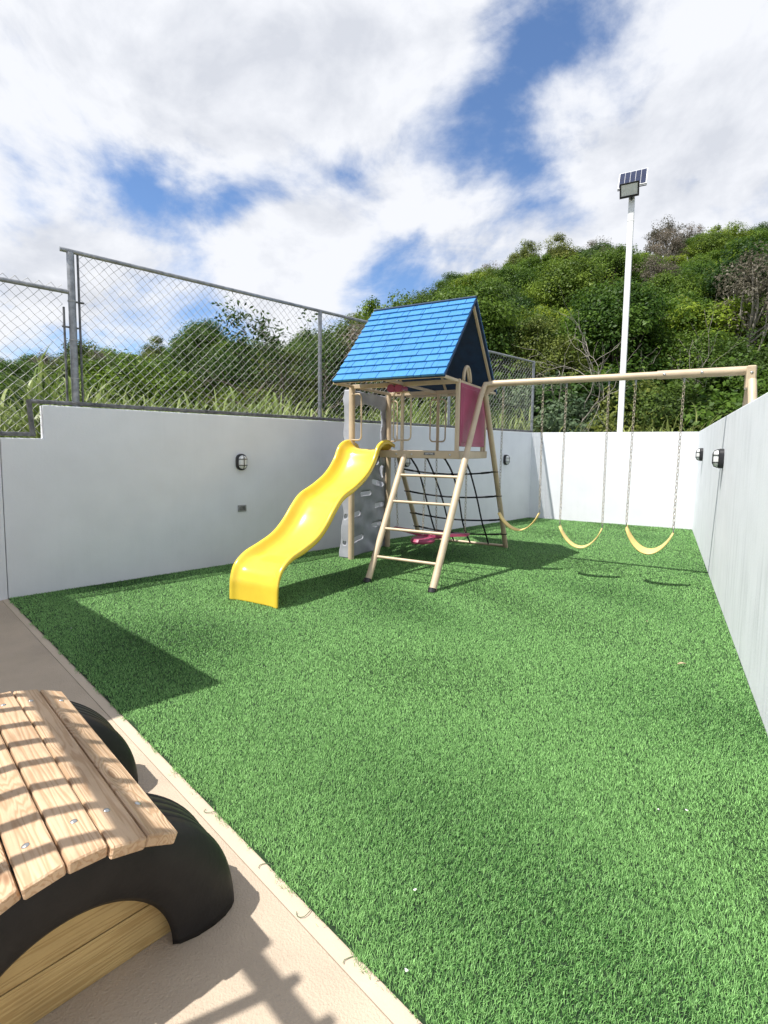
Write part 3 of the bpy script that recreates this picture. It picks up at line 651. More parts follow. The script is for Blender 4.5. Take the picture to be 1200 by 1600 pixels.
# glider under the deck
t = empty('glider_swing', (-.62, 1.40, ZD - .06)); tag(t, 'magenta two-seat glider hanging on chains under the deck', 'glider'); o0 = np.array(t.location)
def seat_out(mb_, pts, z0, z1):
    n = len(pts); mb_.add([(a, b, z0 + c_) for a, b, c_ in pts] + [(a, b, z1 + c_) for a, b, c_ in pts], [tuple(range(n))[::-1], tuple(range(n, 2 * n))] + [(i, (i + 1) % n, n + (i + 1) % n, n + i) for i in range(n)])
zg = .37 - o0[2]
wings = [(-.54, -.05, .055), (-.30, -.075, .03), (-.08, -.09, .0), (.08, -.09, .0), (.30, -.075, .03), (.54, -.05, .055), (.55, .04, .055), (.30, .06, .03), (.08, .07, 0), (-.08, .07, 0), (-.30, .06, .03), (-.55, .04, .055)]
w1 = MB(); n_w = 12
top = [(a, b, zg + c_ + .02) for a, b, c_ in wings]; bot = [(a, b, zg + c_ - .015) for a, b, c_ in wings]
fs = []
for i in range(5): fs += [(i, i + 1, 10 - i, 11 - i), (12 + 11 - i, 12 + 10 - i, 12 + i + 1, 12 + i)]
fs += [(12 + i, 12 + (i + 1) % 12, (i + 1) % 12, i) for i in range(12)]
w1.add(top + bot, fs); w1.build('crossbar', PINK, t)
for sg in (-1, 1):
    s_ = MB(); a = np.linspace(0, 2 * math.pi, 18, endpoint=False)
    ring = [(.15 * math.cos(q0), sg * .24 + .19 * math.sin(q0)) for q0 in a]
    nn = len(ring); vs = [(x, y, zg - .055) for x, y in ring] + [(x * 1.05, sg * .24 + (y - sg * .24) * 1.05, zg - .03) for x, y in ring] + [(x * .9, sg * .24 + (y - sg * .24) * .9, zg + .002) for x, y in ring] + [(0, sg * .24, zg - .012)]
    fs = [tuple(range(nn))[::-1]] + [(k * nn + i, k * nn + (i + 1) % nn, (k + 1) * nn + (i + 1) % nn, (k + 1) * nn + i) for k in range(2) for i in range(nn)] + [(2 * nn + i, 2 * nn + (i + 1) % nn, 3 * nn) for i in range(nn)]
    s_.add(vs, fs); s_.build('seat', PINK, t, auto=50)
for (xa, xb, y) in ((-.56, -.50, 0), (.62 - .12, .50, 0), (-.02, 0.0, .22), (.0, -.02, -.20)):
    c = MB(); chain_mesh(c, (xa, y, 0), (xb, y, zg + (.09 if abs(xb) > .3 else .03))); c.build('chain', CHAIN, t, smooth=True)

# ------------------------------------------------------------------ chain-link fence on the shaded wall
FN = empty('chain_link_fence', wl(4.5, -.08, HW)); tag(FN, 'galvanised chain-link fence standing on the shaded wall', 'fence')
fo = -.08
def fp(s, z, off=fo): return wl(s, off, z)
def F_(name, mb_, mt_=GALV, **k): return attach(mb_.build(name, mt_, None, **k), FN)
for s_, z0, z1, r in ((.678, 1.93, 3.545, .036), (3.87, 1.93, 3.545, .028), (6.85, 1.93, 3.54, .028), (9.80, 1.93, 3.56, .03), (-2.6, 1.60, 3.17, .03)):
    p = F_('post', MB().tube([fp(s_, z0), fp(s_, z1)], r, 14), auto=40)
    for z in (2.25, 2.65, 3.05): 
        q = MB().tube([fp(s_, z - .006), fp(s_, z + .006)], r + .005, 14).build('tie', WIRE, None, auto=40); q.parent = p
F_('top_rail', MB().tube([fp(.585, 3.56), fp(9.82, 3.535)], .023, 12), auto=40)
F_('top_rail', MB().tube([fp(-4, 3.14), fp(.66, 3.14)], .023, 12), auto=40)
F_('bottom_rail', MB().tube([fp(.26, 1.985, -.05), fp(9.78, 1.975, -.05)], .021, 12), GALVD, auto=40)
F_('bottom_rail', MB().tube([fp(-4, 1.652, -.05), fp(.30, 1.652, -.05)], .021, 12), GALVD, auto=40)
F_('step_post', MB().tube([fp(.275, 1.64, -.05), fp(.255, 2.0, -.05)], .024, 12), GALVD, auto=40)
F_('tension_bar', MB().bar(fp(.745, 1.99), fp(.745, 3.55), .014, .02), GALVD)
F_('tension_bar', MB().bar(fp(.60, 1.99), fp(.60, 2.98), .014, .02), GALVD)
F_('clamp', MB().bar(fp(.58, 2.78), fp(.73, 2.78), .03, .014), GALVD)
F_('clamp', MB().bar(fp(.66, 3.05), fp(.79, 3.05), .03, .014), GALVD)
def mesh_panel(s0, s1, z0, z1, cell=.098, knuckle=0):
    mb_ = MB(); n = int((s1 - s0) / (cell / 2)); nz = int((z1 - z0) / (cell / 2)); 
    h = (z1 - z0) / nz; w_ = (s1 - s0) / n; wr = random.Random(3)
    jit = {}
    def J(i, k):
        if (i, k) not in jit: jit[(i, k)] = (wr.uniform(-.006, .006), wr.uniform(-.006, .006))
        return jit[(i, k)]
    for i in range(0, n, 1):
        if i % 1: continue
        # a zigzag wire between columns i and i+1
        if i % 2 == 0:
            pass
        pts = []
        for k in range(nz + 1 + knuckle):
            c = i + (k % 2 if i % 2 == 0 else 1 - k % 2)
            jx, jz = J(c, k); pts.append(fp(s0 + c * w_ + jx * .6, z0 + k * h + jz * .6, fo + (.004 if k % 2 else -.004)))
        if i % 1 == 0: mb_.tube(pts, .0028, 4, cap=False)
    return mb_
# diagonal weave: alternate columns share their bends, which gives the diamonds
q_ = F_('wire_mesh', mesh_panel(.75, 9.79, 1.99, 3.545), WIRE); q_['kind'] = 'stuff'
q_ = F_('wire_mesh', mesh_panel(-4, .59, 1.66, 3.155, knuckle=1), WIRE); q_['kind'] = 'stuff'

# ------------------------------------------------------------------ wall lamps and socket
def lamp(base, nrm, along, label):
    nrm = np.array(nrm, float); al = np.array(along, float); up = np.array([0, 0, 1.0]); base = np.array(base, float)
    t = empty('wall_lamp', base); tag(t, label, 'lamp', 'bulkhead lamps on the walls')
    def stad(w_, h_, d_):
        a = np.linspace(0, 2 * math.pi, 28, endpoint=False); r = w_; pts = []
        for q0 in a:
            x = r * math.cos(q0); z = r * math.sin(q0); z += (h_ - r) * (1 if z > 1e-6 else (-1 if z < -1e-6 else 0)); pts.append(al * x + up * z + nrm * d_)
        return pts
    def lathe(rings):
        mb_ = MB(); n = 28; vs = [p for r_ in rings for p in r_]; fs = [(k * n + i, k * n + (i + 1) % n, (k + 1) * n + (i + 1) % n, (k + 1) * n + i) for k in range(len(rings) - 1) for i in range(n)]
        fs.append(tuple((len(rings) - 1) * n + i for i in range(n))); return mb_.add(vs, fs)
    lathe([stad(.072, .108, 0), stad(.072, .108, .04), stad(.062, .098, .052), stad(.052, .088, .05)]).build('housing', BLACKP, t, auto=35)
    lathe([stad(.053, .089, .045), stad(.052, .088, .07), stad(.043, .078, .088), stad(.022, .055, .095)]).build('glass', LENS, t, smooth=True)
    g = MB()
    for x in (-.0,): g.tube([al * x + up * z + nrm * d_ for z, d_ in ((-.10, .05), (-.085, .085), (-.05, .10), (.05, .10), (.085, .085), (.10, .05))], .0055, 6)
    for z in (-.04, .04): g.tube([al * x + up * z + nrm * d_ for x, d_ in ((-.06, .05), (-.05, .085), (-.025, .10), (.025, .10), (.05, .085), (.06, .05))], .0055, 6)
    g.build('guard', BLACKP, t, smooth=True)
lamp(wl(2.535, 0, 1.35), LN, LD, 'black oval bulkhead lamp on the shaded wall above the small socket box')
lamp(wl(5.63, 0, 1.345), LN, LD, 'black oval bulkhead lamp on the shaded wall behind the cargo net')
lamp(wl(8.66, 0, 1.34), LN, LD, 'black oval bulkhead lamp on the shaded wall near its corner with the sunlit wall')
lamp((UW, 1.70, 1.483), (-1, 0, 0), (0, 1, 0), 'black oval bulkhead lamp on the streaked wall, just under the swing beam')
lamp((UW, 5.08, 1.512), (-1, 0, 0), (0, 1, 0), 'black oval bulkhead lamp on the streaked wall near the sunlit wall')
t = empty('socket_box', wl(2.545, 0, .738)); tag(t, 'small grey socket box set in the shaded wall', 'socket')
MB().box(LN * .008, (.12, .016, .085), (LD, LN, (0, 0, 1)), bev=.004).build('cover', GALV, t)
MB().box(LN * .0185, (.085, .006, .052), (LD, LN, (0, 0, 1)), bev=.002).build('flap', GALVD, t)

# ------------------------------------------------------------------ solar lamp on its pole
SP = empty('solar_lamp_post', (1.285, 7.2, 0)); tag(SP, 'white square pole with solar panel and floodlight behind the sunlit wall', 'lamp post')
MB().box((0, 0, 3.27), (.115, .115, 7.1), bev=.008).build('pole', WHITEP, SP)
MB().box((0, 0, 6.34), (.120, .120, .012)).build('pole_joint', WHITEP, SP)
tl_ = R(57); ay = np.array([0, math.cos(tl_), math.sin(tl_)]); az_ = np.array([0, -math.sin(tl_), math.cos(tl_)])
pc_ = np.array([0.0, -.02, 7.18])
fr = MB().box(pc_, (.54, .50, .028), ((1, 0, 0), ay, az_), bev=.004).build('panel_frame', WHITEP, SP)
cm = MB().box((0, 0, 0), (.094, .226, .004)).mesh('cell', CELL)
for i in range(5):
    for j in range(2):
        c = link('cell', cm, fr); p = pc_ + np.array([(i - 2) * .101, 0, 0]) + ay * ((j - .5) * .233) + az_ * .0165
        c.matrix_local = Matrix.Translation(Vector(p)) @ Matrix(((1, 0, 0), (0, ay[1], az_[1]), (0, ay[2], az_[2]))).to_4x4()
MB().bar((0, .0, 6.80), (0, .03, 7.22), .06, .06, bev=.004).build('mast', WHITEP, SP)
MB().tube([(-.262, -.12, 7.04), (-.268, -.16, 6.94), (.268, -.16, 6.94), (.262, -.12, 7.04)], .010, 6).build('bracket', BLACKP, SP)
tf = R(28); fy = np.array([0, -math.cos(tf), -math.sin(tf)]); fz = np.array([0, -math.sin(tf), math.cos(tf)])
fc = np.array([-.04, -.19, 6.90]); FX = ((1, 0, 0), fy, fz); fl_ = MB().box(fc, (.36, .075, .27), FX, bev=.012)
fl_.box(fc + fy * .04 + fz * .125, (.36, .02, .022), FX); fl_.box(fc + fy * .04 - fz * .115, (.36, .03, .042), FX)
fl_.box(fc + fy * .04 + np.array([-.167, 0, 0]), (.028, .02, .224), FX); fl_.box(fc + fy * .04 + np.array([.167, 0, 0]), (.028, .02, .224), FX)
fo_ = fl_.build('floodlight', BLACKP, SP); MB().box(fc + fy * .039, (.305, .006, .215), ((1, 0, 0), fy, fz)).build('lens', LENS, fo_)
MB().tube([(.0, -.02, 6.75), (0, -.14, 6.78)], .02, 8).build('arm', BLACKP, SP)

# ------------------------------------------------------------------ tyre bench
BA, RC, RT = 1.81, -3.905, .478
BO = PD * (BA - .39) + PN * RC   # local x = 0 lies at 1.40 along the patio edge
yawb = math.atan2(PD[1], PD[0])
TB = empty('tyre_bench', (BO[0], BO[1], .006), yawb); tag(TB, 'curved pine slat bench resting on two half-buried truck tyres', 'bench')
# local x along the slats, local y towards the turf
tprof = [(.285, -.105), (.30, -.122), (.345, -.138), (.395, -.142), (.435, -.134), (.462, -.118), (.474, -.105)]
tread = []
for a in (-.078, -.03, .03, .078): tread += [(.4795, a - .017), (.470, a - .010), (.470, a + .010), (.4795, a + .017)]
tprof = tprof + tread + [(r, -a) for r, a in tprof[::-1]]; tprof = [(r, a * .8) for r, a in tprof]
vs = []; nth = 48
for i in range(nth + 1):
    th = math.pi * i / nth
    for r, a in tprof: vs.append((a, r * math.cos(th), r * math.sin(th)))
kk = len(tprof); fs = [(i * kk + j, i * kk + j + 1, (i + 1) * kk + j + 1, (i + 1) * kk + j) for i in range(nth) for j in range(kk - 1)]
tme = MB().add(vs, fs).mesh('tyre', RUBBER, True)
ringm = MB()
for r in (.452, .443, .434, .372, .362):
    aa = float(np.interp(r, [.345, .395, .435, .462], [.138, .142, .134, .118])) * .8
    for sg in (-1, 1): ringm.tube([(sg * aa, r * math.cos(t_), r * math.sin(t_)) for t_ in np.linspace(.02, math.pi - .02, 40)], .003, 5)
rme = ringm.mesh('moulded_rib', RUBBER, True)
for x in (.39, -.465):
    ty = link('tyre', tme, TB, (x, 0, 0)); md = ty.modifiers.new('sol', 'SOLIDIFY'); md.thickness = .016; md.offset = -1
    link('moulded_rib', rme, ty)
def plank_mesh(L, w_, th):
    return MB().box((0, 0, 0), (L, w_, th), bev=.0042).mesh('plank', WOOD)
bolt = MB().tube([(0, 0, 0), (0, 0, .0025), (0, 0, .0042)], [.010, .009, .004], 12).mesh('bolt', STEELB, True)
rp2 = random.Random(4)
for k in range(6):
    th = R(65.5 + 10.8 * k); L = 1.19 + rp2.uniform(-.012, .012); x0 = .012 - .055 - .008 * k + rp2.uniform(-.006, .006); rr = RT + .0175 + rp2.uniform(-.002, .003)
    pk = link('plank', plank_mesh(L, .0895, .034), TB, (x0 + .055, rr * math.cos(th), rr * math.sin(th)), (-(math.pi / 2 - th), 0, 0))
    for bx_ in (.40 - x0, -.49 - x0):
        link('bolt', bolt, pk, (bx_ - .02 + rp2.uniform(-.01, .01), rp2.uniform(-.01, .01), .0165))
# boards closing the arch
for xb in (.42, -.48):
    for (z0, z1, half0, half1) in ((.0, .132, .40, .38), (.137, .268, .375, .27)):
        bm_ = MB(); d_ = .019
        pts = [(-half0, z0), (half0, z0), ((half0 + half1) / 2 + .015, (z0 + z1) / 2), (half1, z1), (-half1, z1), (-(half0 + half1) / 2 - .015, (z0 + z1) / 2)]
        n = 6; bm_.add([(d_, a, b) for a, b in pts] + [(-d_, a, b) for a, b in pts], [tuple(range(n)), tuple(range(n, 2 * n))[::-1]] + [(i, n + i, n + (i + 1) % n, (i + 1) % n) for i in range(n)])
        bo_ = bm_.build('end_board', WOODB, TB); bo_.location = (xb, 0, 0)

# ------------------------------------------------------------------ railing and canopy of the house side (their shadows fall into view)
hR = 2.10
rb = np.array([1.036 + SUN.x / SUN.z * hR, -3.897 + SUN.y / SUN.z * hR, 0])
RG = empty('railing', rb); tag(RG, 'tall metal railing of upright bars along the patio', 'railing')
MB().bar(PD * -2.6 + (0, 0, hR), PD * 1.1 + (0, 0, hR), .055, .05, bev=.004).build('top_rail', RAILM, RG)
MB().bar(PD * -2.6 + (0, 0, .12), PD * 1.1 + (0, 0, .12), .04, .04, bev=.004).build('bottom_rail', RAILM, RG)
bmz = MB().box((0, 0, (hR + .09) / 2 + .03), (.032, .032, hR + .07), ).mesh('bar', RAILM)
for k in range(-16, 8):
    p = PD * (k * .155 + .055); link('bar', bmz, RG, (p[0], p[1], 0), (0, 0, yawb))
for k in (-2.58, 1.08): MB().bar(PD * k, PD * k + (0, 0, hR - .03), .06, .06, up=tuple(PD)).build('post', RAILM, RG)
hC = 3.0; S0 = np.array([-.30, -2.66]); c0 = S0 + np.array([SUN.x, SUN.y]) / SUN.z * hC
E1 = np.array([-.978, .208]); E2 = np.array([-.334, -.942])
CP = empty('canopy', (c0[0], c0[1], 0)); tag(CP, 'flat white canopy slab on square posts over the patio', 'canopy')
cn = [np.array([0, 0]), E1 * 4.2, E1 * 4.2 + E2 * 2.6, E2 * 2.6]
MB().add([(*p, hC) for p in cn] + [(*p, hC - .14) for p in cn], [(0, 1, 2, 3), (7, 6, 5, 4), (0, 4, 5, 1), (1, 5, 6, 2), (2, 6, 7, 3), (3, 7, 4, 0)]).build('slab', WALLM, CP)
for p in (E1 * .2 + E2 * .2, E1 * 2.4 + E2 * .2, E1 * .2 + E2 * 2.3, E1 * 2.4 + E2 * 2.3): MB().box((p[0], p[1], (hC - .14) / 2), (.14, .14, hC - .142)).build('post', WALLM, CP)

# ------------------------------------------------------------------ litter on the turf
lm = MB(); n = 8
for i in range(n + 1):
    t_ = i / n; w_ = .011 * math.sin(math.pi * min(1, t_ * 1.02)) + .0006
    lm.v += [(-.04 + .08 * t_, -w_, .010 * math.sin(t_ * 3) + .006), (-.04 + .08 * t_, 0, .010 * math.sin(t_ * 3)), (-.04 + .08 * t_, w_, .010 * math.sin(t_ * 3) + .007)]
for i in range(n): lm.f += [(3 * i, 3 * i + 3, 3 * i + 4, 3 * i + 1), (3 * i + 1, 3 * i + 4, 3 * i + 5, 3 * i + 2)]
lme = lm.mesh('dry_leaf', DRYLEAF, True)
o = link('dry_leaf', lme, None, (2.328, -.858, .034), (0, .1, .75)); tag(o, 'dry brown leaf lying on the turf near the streaked wall', 'leaf')
o = link('dry_leaf', lme, None, (2.08, .056, .034), (.1, .1, 2.0)); o.scale = (.5, .5, .5); tag(o, 'tiny dry leaf on the turf in front of the belt swings', 'leaf')
pm_ = MB(); a = np.linspace(0, 2 * math.pi, 9, endpoint=False)
pm_.add([(.010 * math.cos(q0) * (1 + .3 * math.sin(3 * q0)), .007 * math.sin(q0), .003 * math.cos(2 * q0)) for q0 in a] + [(0, 0, .005)], [(i, (i + 1) % 9, 9) for i in range(9)])
pme = pm_.mesh('petal', SPECK, True)
for i, (u, v) in enumerate(((1.556, -3.745), (2.194, -2.619), (2.30, -2.564), (1.461, -3.486), (-2.098, -2.612))):
    o = link('petal', pme, None, (u, v, .036), (.2, .1, i * 1.3)); o.scale = (.6, .6, .6); tag(o, 'small white petal lying on the green turf', 'petal', 'petals scattered on the turf')

THREAD = mat('turf_thread', (.10, .16, .07), .6, .2, 20)
for i, (u, k) in enumerate(((.55, 0), (.95, 1), (1.18, 2), (1.42, 3))):
    v = turf_edge(u) - .018; r_ = random.Random(i); th = r_.uniform(0, 6); p = np.array([u, v + .02, .012]); pts = [p]
    for q0 in range(7): th += r_.uniform(.2, .9) * (1 if i % 2 else -1); p = p + np.array([math.cos(th) * .012, math.sin(th) * .009 - .003, 0]); pts.append(p.copy())
    o = MB().tube([(a[0], a[1], .0115 + .002 * math.sin(j)) for j, a in enumerate(pts)], .0012, 5).build('turf_thread', THREAD, smooth=True)
    tag(o, 'loose curled turf thread lying on the patio border strip', 'thread', 'loose turf threads')
# ------------------------------------------------------------------ vegetation
def rand_dirs(r, n):
    v = r.standard_normal((n, 3)); return v / np.linalg.norm(v, axis=1)[:, None]
def leaf_quads(r, pos, nrm, ln, wd):
    n = len(pos); ref = r.standard_normal((n, 3)); t = np.cross(nrm, ref); t /= np.linalg.norm(t, axis=1)[:, None] + 1e-9; b = np.cross(nrm, t)
    l = ln[:, None]; w_ = wd[:, None]
    V = np.stack([pos - t * l * .5, pos + b * w_ * .5 + nrm * w_ * .12, pos + t * l * .5, pos - b * w_ * .5 + nrm * w_ * .12], 1).reshape(-1, 3)
    return V, np.arange(4 * n).reshape(-1, 4)
def crown_mesh(seed, rx, rz, cz, nclump, per, leaf, lf_mat, low=.25, open_=0.0):
    r = np.random.default_rng(seed); P = []; Nn = []; At = []
    d = rand_dirs(r, nclump); d[:, 2] = np.where(d[:, 2] < -low, -d[:, 2] * .6, d[:, 2])
    lob = .95 + .16 * np.sin(d[:, 0] * 3.1 + seed) * np.cos(d[:, 1] * 2.7 + seed * 1.7) + .10 * np.sin(d[:, 2] * 5 + seed)
    rad = r.uniform(.35, 1.0, nclump) ** .5 * lob
    C_ = d * rad[:, None] * np.array([rx, rx, rz]) + np.array([0, 0, cz])
    for c, dd in zip(C_, d):
        k = int(per * r.uniform(.6, 1.3)); rc = rx * r.uniform(.17, .33)
        q0 = rand_dirs(r, k); q0[:, 2] = q0[:, 2] * .85 + .12; q0 += dd * .35; 
        pos = c + q0 * rc * (r.uniform(.35, 1.1, k) ** .6)[:, None] * np.array([1.05, 1.05, .92])
        nn = q0 * .8 + np.array([0, 0, .42]) + r.standard_normal((k, 3)) * .42; nn /= np.linalg.norm(nn, axis=1)[:, None]
        P.append(pos); Nn.append(nn); At.append(np.clip(r.normal(.48, .2, k) + r.normal(0, .22), 0, 1))
    P = np.vstack(P); Nn = np.vstack(Nn); At = np.concatenate(At)
    ln = leaf * r.uniform(.7, 1.35, len(P)); V, Fq = leaf_quads(r, P, Nn, ln, ln * r.uniform(.42, .62, len(P)))
    return np_mesh('crown', V, Fq, lf_mat, False, np.repeat(At, 4)), C_
def trunk_mesh(seed, C_, h, r0, mt_, limbs=9):
    r = np.random.default_rng(seed + 50); mb_ = MB(); top = np.array([r.uniform(-.2, .2), r.uniform(-.2, .2), h])
    pts = bezier_smooth([(0, 0, -.6), (r.uniform(-.06, .06), r.uniform(-.06, .06), h * .35), top * .75, top], 4)
    mb_.tube(pts, np.linspace(r0, r0 * .35, len(pts)), 8)
    for c in C_[r.choice(len(C_), min(limbs, len(C_)), replace=False)]:
        f = r.uniform(.35, .9); a = pts[int(f * (len(pts) - 1))]; mid = (a + c) / 2 + np.array([0, 0, -.12]) + r.normal(0, .1, 3)
        pp = bezier_smooth([a, mid, c], 4); mb_.tube(pp, np.linspace(r0 * .42, r0 * .1, len(pp)), 5)
    return mb_.mesh('trunk', mt_, True)
KIND = []
for i, (rx, rz, cz, h, nc, per, lf, key, bk) in enumerate([
    (1.75, 1.75, 2.9, 2.9, 105, 200, .115, 'bright', BARKP), (1.65, 2.1, 3.2, 3.4, 110, 190, .105, 'mid', BARK), (1.95, 1.6, 2.7, 2.7, 110, 200, .11, 'dark', BARK),
    (1.5, 1.9, 3.1, 3.4, 105, 180, .10, 'olive', BARKP), (1.6, 1.5, 2.3, 2.3, 80, 130, .17, 'silver', BARKP), (1.5, 2.0, 3.4, 3.9, 60, 110, .10, 'dusty', BARKP)]):
    cm_, C_ = crown_mesh(100 + i, rx, rz, cz, nc, per, lf, LEAF[key]); KIND.append((cm_, trunk_mesh(200 + i, C_, h, .11, bk, 22), key))
TL = {'bright': ('yellow-green broad-leaved tree in the woods on the hillside', 'tree'), 'mid': ('mid-green upright tree in the woods on the hillside', 'tree'), 'dark': ('dark green spreading tree in the woods on the hillside', 'tree'),
      'olive': ('slender olive-green tree in the woods on the hillside', 'tree'), 'silver': ('low pale silvery-green large-leaved tree at the foot of the hillside', 'tree'), 'dusty': ('thin brownish sparse tree in the woods on the hillside', 'tree')}
def tree(k, x, y, s_, rz, label=None, group=None, dz=0.0):
    if (np.array([x, y, 0]) - A0) @ LN > -3.2: y = max(y, 7.1 + 2.25 * s_)      # the whole crown stays behind the back wall
    cm_, tm_, key = KIND[k]; z = float(terr(x, y)) + dz
    t = empty('tree', (x, y, z), rz); t.scale = (s_, s_, s_ * random.uniform(.9, 1.12))
    lb, ct = TL[key]; tag(t, label or lb, ct, group or (key + ' trees on the hillside'))
    link('trunk', tm_, t); link('crown', cm_, t); return t
def world_at(px, depth):
    """ground position seen in pixel column px at this depth from the camera"""
    p = CAM[:2] + HF * depth + HR * depth * (px - 600) / FPX; return p
rt = random.Random(21); ntree = 0
rows = [13.6, 15.6, 18, 20.6, 23.4, 26.4, 29.6, 33, 36.6, 40.4, 44.2, 48]
for ri, dpt in enumerate(rows):
    step = 2.0 + .02 * dpt; xc = -dpt * .95 + rt.uniform(0, step)
    while xc < dpt * .88:
        t_ = xc / dpt; d2 = dpt + rt.uniform(-.9, .9)
        topd = np.interp(t_, [-.75, -.1, .15, .8], [32, 34, 46, 51])
        left = t_ < .02
        if d2 < topd and not (left and dpt < 13) and not (t_ > .02 and t_ < .32 and dpt < 14 and rt.random() < .5):
            p = CAM[:2] + HF * d2 + HR * xc
            off = (np.array([p[0], p[1], 0]) - A0) @ LN
            if off < -3.4 or p[1] > 8.6:
                if left: k = rt.choices(range(6), (2, 3, 4, 4, 0, 1.5))[0]; s_ = rt.uniform(.5, .85)
                else: k = rt.choices(range(6), (5, 5, 3, 1.6, 0, .4))[0]; s_ = rt.uniform(.68, 1.0)
                if dpt > 42 and rt.random() < .12: k = rt.choice((3, 5)); s_ *= 1.1
                tree(k, p[0], p[1], s_, rt.uniform(0, 6.28)); ntree += 1
        xc += step * rt.uniform(.8, 1.2)
print('trees', ntree)
# individual trees that stand out
for px, dp, k, s_, lab in ((640, 20.5, 0, .86, 'bright yellow-green tree behind the blue roof ridge'), (545, 17.5, 2, .92, 'round dark tree just beside the end of the blue roof'), (318, 15.2, 2, .86, 'dark bushy tree rising behind the fence mesh'),
                           (1195, 21, 2, 1.25, 'tall dark tree on the slope beyond the streaked wall')):
    p = world_at(px, dp); tree(k, p[0], p[1], s_, 1.0 + px, lab, 'trees that stand out')
for px, dp, s_ in ((880, 12.9, .62), (935, 13.3, .6), (835, 14.0, .7)):
    p = world_at(px, dp); tree(4, p[0], p[1], s_, px * .7)
# undergrowth bushes filling the foot of the slope
bm1, bc1 = crown_mesh(301, 1.1, .85, .75, 60, 150, .085, LEAF['mid'], low=.1); bm2, bc2 = crown_mesh(302, 1.0, .8, .7, 60, 150, .09, LEAF['dark'], low=.1); bm3, bc3 = crown_mesh(303, 1.1, .9, .8, 55, 120, .075, LEAF['olive'], low=.1)
bt1 = trunk_mesh(310, bc1, .8, .05, BARK, 7)
def bush(k, x, y, s_, rz):
    if (np.array([x, y, 0]) - A0) @ LN > -3.2: y = max(y, 7.1 + 1.6 * s_)
    t = empty('bush', (x, y, float(terr(x, y))), rz); t.scale = (s_, s_, s_ * random.uniform(.9, 1.25))
    tag(t, ('mid-green rounded bush in the undergrowth below the trees', 'dark green rounded bush in the undergrowth below the trees', 'olive twiggy bush in the undergrowth below the trees')[k], 'bush', ('mid-green', 'dark', 'olive')[k] + ' undergrowth bushes')
    link('stem', bt1, t); link('crown', (bm1, bm2, bm3)[k], t)
nb = 0
for dpt in (12.6, 14.2, 16, 18.2, 20.6, 23.2, 26, 29, 32):
    step = 1.75 + .03 * dpt; xc = -dpt * .9
    while xc < dpt * .85:
        t_ = xc / dpt; p = CAM[:2] + HF * (dpt + rt.uniform(-.5, .5)) + HR * xc; off = (np.array([p[0], p[1], 0]) - A0) @ LN
        if (off < -3.6 and t_ < .1) or (p[1] > 8.2 and t_ > .1 and dpt < 24): bush(rt.choices((0, 1, 2), (3, 3, 3 if t_ < .1 else 1))[0], p[0], p[1], rt.uniform(.75, 1.15) if t_ < .1 else rt.uniform(1.3, 1.9), rt.uniform(0, 6.28)); nb += 1
        xc += step * rt.uniform(.75, 1.3)
print('bushes', nb)

# bare branching shrubs
def bare(name, seed, x, y, h, spread, mt_, label, leaves=None, thick=.035, group=None):
    r = np.random.default_rng(seed); t = empty(name, (x, y, float(terr(x, y)))); tag(t, label, 'shrub', group); mb_ = MB(); tips = []
    def br(p, d, L, r0, lev):
        n = 5; pts = [p]
        for i in range(n): d = d + r.normal(0, .22, 3) + np.array([0, 0, .04]); d /= np.linalg.norm(d); pts.append(pts[-1] + d * L / n)
        mb_.tube(pts, np.linspace(r0, r0 * .55, len(pts)), 5 if lev < 2 else 4, cap=False)
        if lev >= 4: tips.append(pts[-1]); tips.append(pts[3]); return
        for _ in range(3 if lev < 3 else 2):
            i = r.integers(2, n + 1); nd = d + r.normal(0, spread, 3); nd /= np.linalg.norm(nd); br(pts[i], nd, L * r.uniform(.62, .85), r0 * .55, lev + 1)
    for _ in range(3): 
        dd = np.array([r.normal(0, .35), r.normal(0, .35), 1]); br(np.array([0, 0, -.2]), dd / np.linalg.norm(dd), h * .42, thick, 0)
    mb_.build('branches', mt_, t, smooth=True)
    if leaves:
        T = np.array(tips); sel = T[r.random(len(T)) < leaves[1]]
        if leaves[2]: sel = sel[sel[:, 2] > leaves[2]]
        P = np.repeat(sel, leaves[3], 0) + r.normal(0, leaves[4], (len(sel) * leaves[3], 3)); nn = rand_dirs(r, len(P)); nn[:, 2] = np.abs(nn[:, 2]) + .3; nn /= np.linalg.norm(nn, axis=1)[:, None]
        V, Fq = leaf_quads(r, P, nn, r.uniform(.07, .14, len(P)), r.uniform(.04, .06, len(P))); link('crown', np_mesh('crown', V, Fq, leaves[0], False, np.repeat(r.random(len(P)), 4)), t)
p = world_at(420, 11.6); bare('bare_shrub', 41, p[0], p[1], 5.5, .5, BARK, 'tall twisted shrub with leafy top showing above the fence rail', (LEAF['dark'], .95, 3.2, 34, .13), .06)
p = world_at(455, 11.0); bare('bare_shrub', 44, p[0], p[1], 3.3, .75, BARK, 'tangled leafless shrub behind the fence post', (LEAF['olive'], .25, 0, 5, .1), .04)
p = world_at(360, 11.4); bare('bare_shrub', 47, p[0], p[1], 3.0, .7, BARK, 'low tangled leafless shrub behind the fence mesh', (LEAF['olive'], .3, 0, 5, .1), .035)
p = world_at(880, 13.6); bare('bare_shrub', 52, p[0], p[1], 4.2, .4, BARKP, 'pale bare forked shrub behind the sunlit wall', None, .04)
p = world_at(1068, 14.2); bare('bare_shrub', 55, p[0], p[1], 4.6, .35, BARKP, 'thin pale stemmed shrub near the end of the sunlit wall', (LEAF['mid'], .5, 2.0, 6, .15), .035)

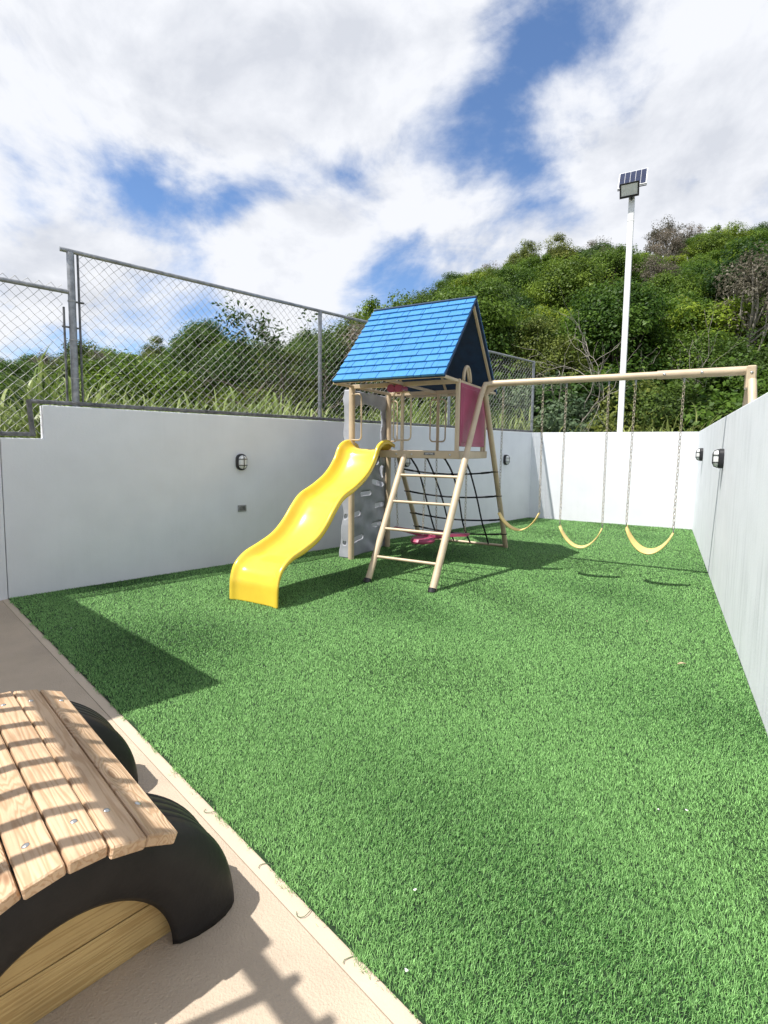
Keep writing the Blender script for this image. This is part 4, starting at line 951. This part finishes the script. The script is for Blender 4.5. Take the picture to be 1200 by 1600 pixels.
# tall grass behind the walls
def tall_grass(name, n, place, hmin, hmax, seed):
    r = np.random.default_rng(seed); base = place(r, n); h = r.uniform(hmin, hmax, n) * (.92 + .12 * np.sin(base[:, 0] * 1.9) * np.sin(base[:, 1] * 1.4 + 1))
    L = r.uniform(.45, 1.05, n); z0 = np.maximum(h - L * .75, .1) * r.uniform(.45, 1.0, n); az = r.uniform(0, 6.283, n); up0 = r.uniform(.02, .45, n); curl = r.uniform(1.0, 3.2, n) ; wd = r.uniform(.022, .046, n)
    seg = 7; tilt = up0.copy(); x = base[:, 0] + r.normal(0, .04, n); y = base[:, 1] + r.normal(0, .04, n); z = terr(x, y) + z0; dx = np.cos(az); dy = np.sin(az); rows_ = []
    for i in range(seg + 1):
        f = i / seg; w_ = wd * np.minimum(1, 1.25 * (1 - f) ** .7 + .0) * np.minimum(1, .45 + 2 * f)
        rows_.append(np.stack([np.stack([x - dy * w_ / 2, y + dx * w_ / 2, z], -1), np.stack([x + dy * w_ / 2, y - dx * w_ / 2, z], -1)], 1))
        x = x + np.sin(tilt) * dx * L / seg; y = y + np.sin(tilt) * dy * L / seg; z = z + np.cos(tilt) * L / seg; tilt = tilt + curl / seg * (1.4 * f + .15) * 1.2
    V = np.concatenate(rows_, 1)             # n, 2*(seg+1), 3
    offw = (V - A0) @ LN
    bad = (offw.max(1) > -.22) & (V[..., 1].min(1) < 7.1)      # no blade reaches through a wall
    V = V[~bad]; n = len(V)
    b = np.arange(n)[:, None] * (2 * (seg + 1)); Fq = np.concatenate([b + np.array([[2 * i, 2 * i + 1, 2 * i + 3, 2 * i + 2]]) for i in range(seg)], 0)
    return link(name, np_mesh(name, V.reshape(-1, 3), Fq, GRASSM, True, np.repeat(np.clip(r.normal(.45, .25, n), 0, 1), 2 * (seg + 1))))
def pl_left(r, n):
    cl = np.stack([r.uniform(-5, 11.5, 620), -.45 - 3.6 * r.random(620) ** 1.15], -1); c = cl[r.integers(0, len(cl), n)] + r.normal(0, .13, (n, 2)); c[:, 1] = np.minimum(c[:, 1], -.32)
    return (A0 + LD * c[:, :1] + LN * c[:, 1:])[:, :2]
tag(tall_grass('tall_grass', 30000, pl_left, 1.75, 2.75, 5), 'tall reedy grass growing behind the fenced wall', 'grass', kind='stuff')
def pl_back(r, n):
    cl = np.stack([r.uniform(-1.2, 4.2, 150), 7.35 + 1.9 * r.random(150)], -1); return cl[r.integers(0, len(cl), n)] + r.normal(0, .13, (n, 2))
tag(tall_grass('tall_grass', 6500, pl_back, 1.5, 2.6, 6), 'tall reedy grass growing behind the sunlit wall', 'grass', kind='stuff')
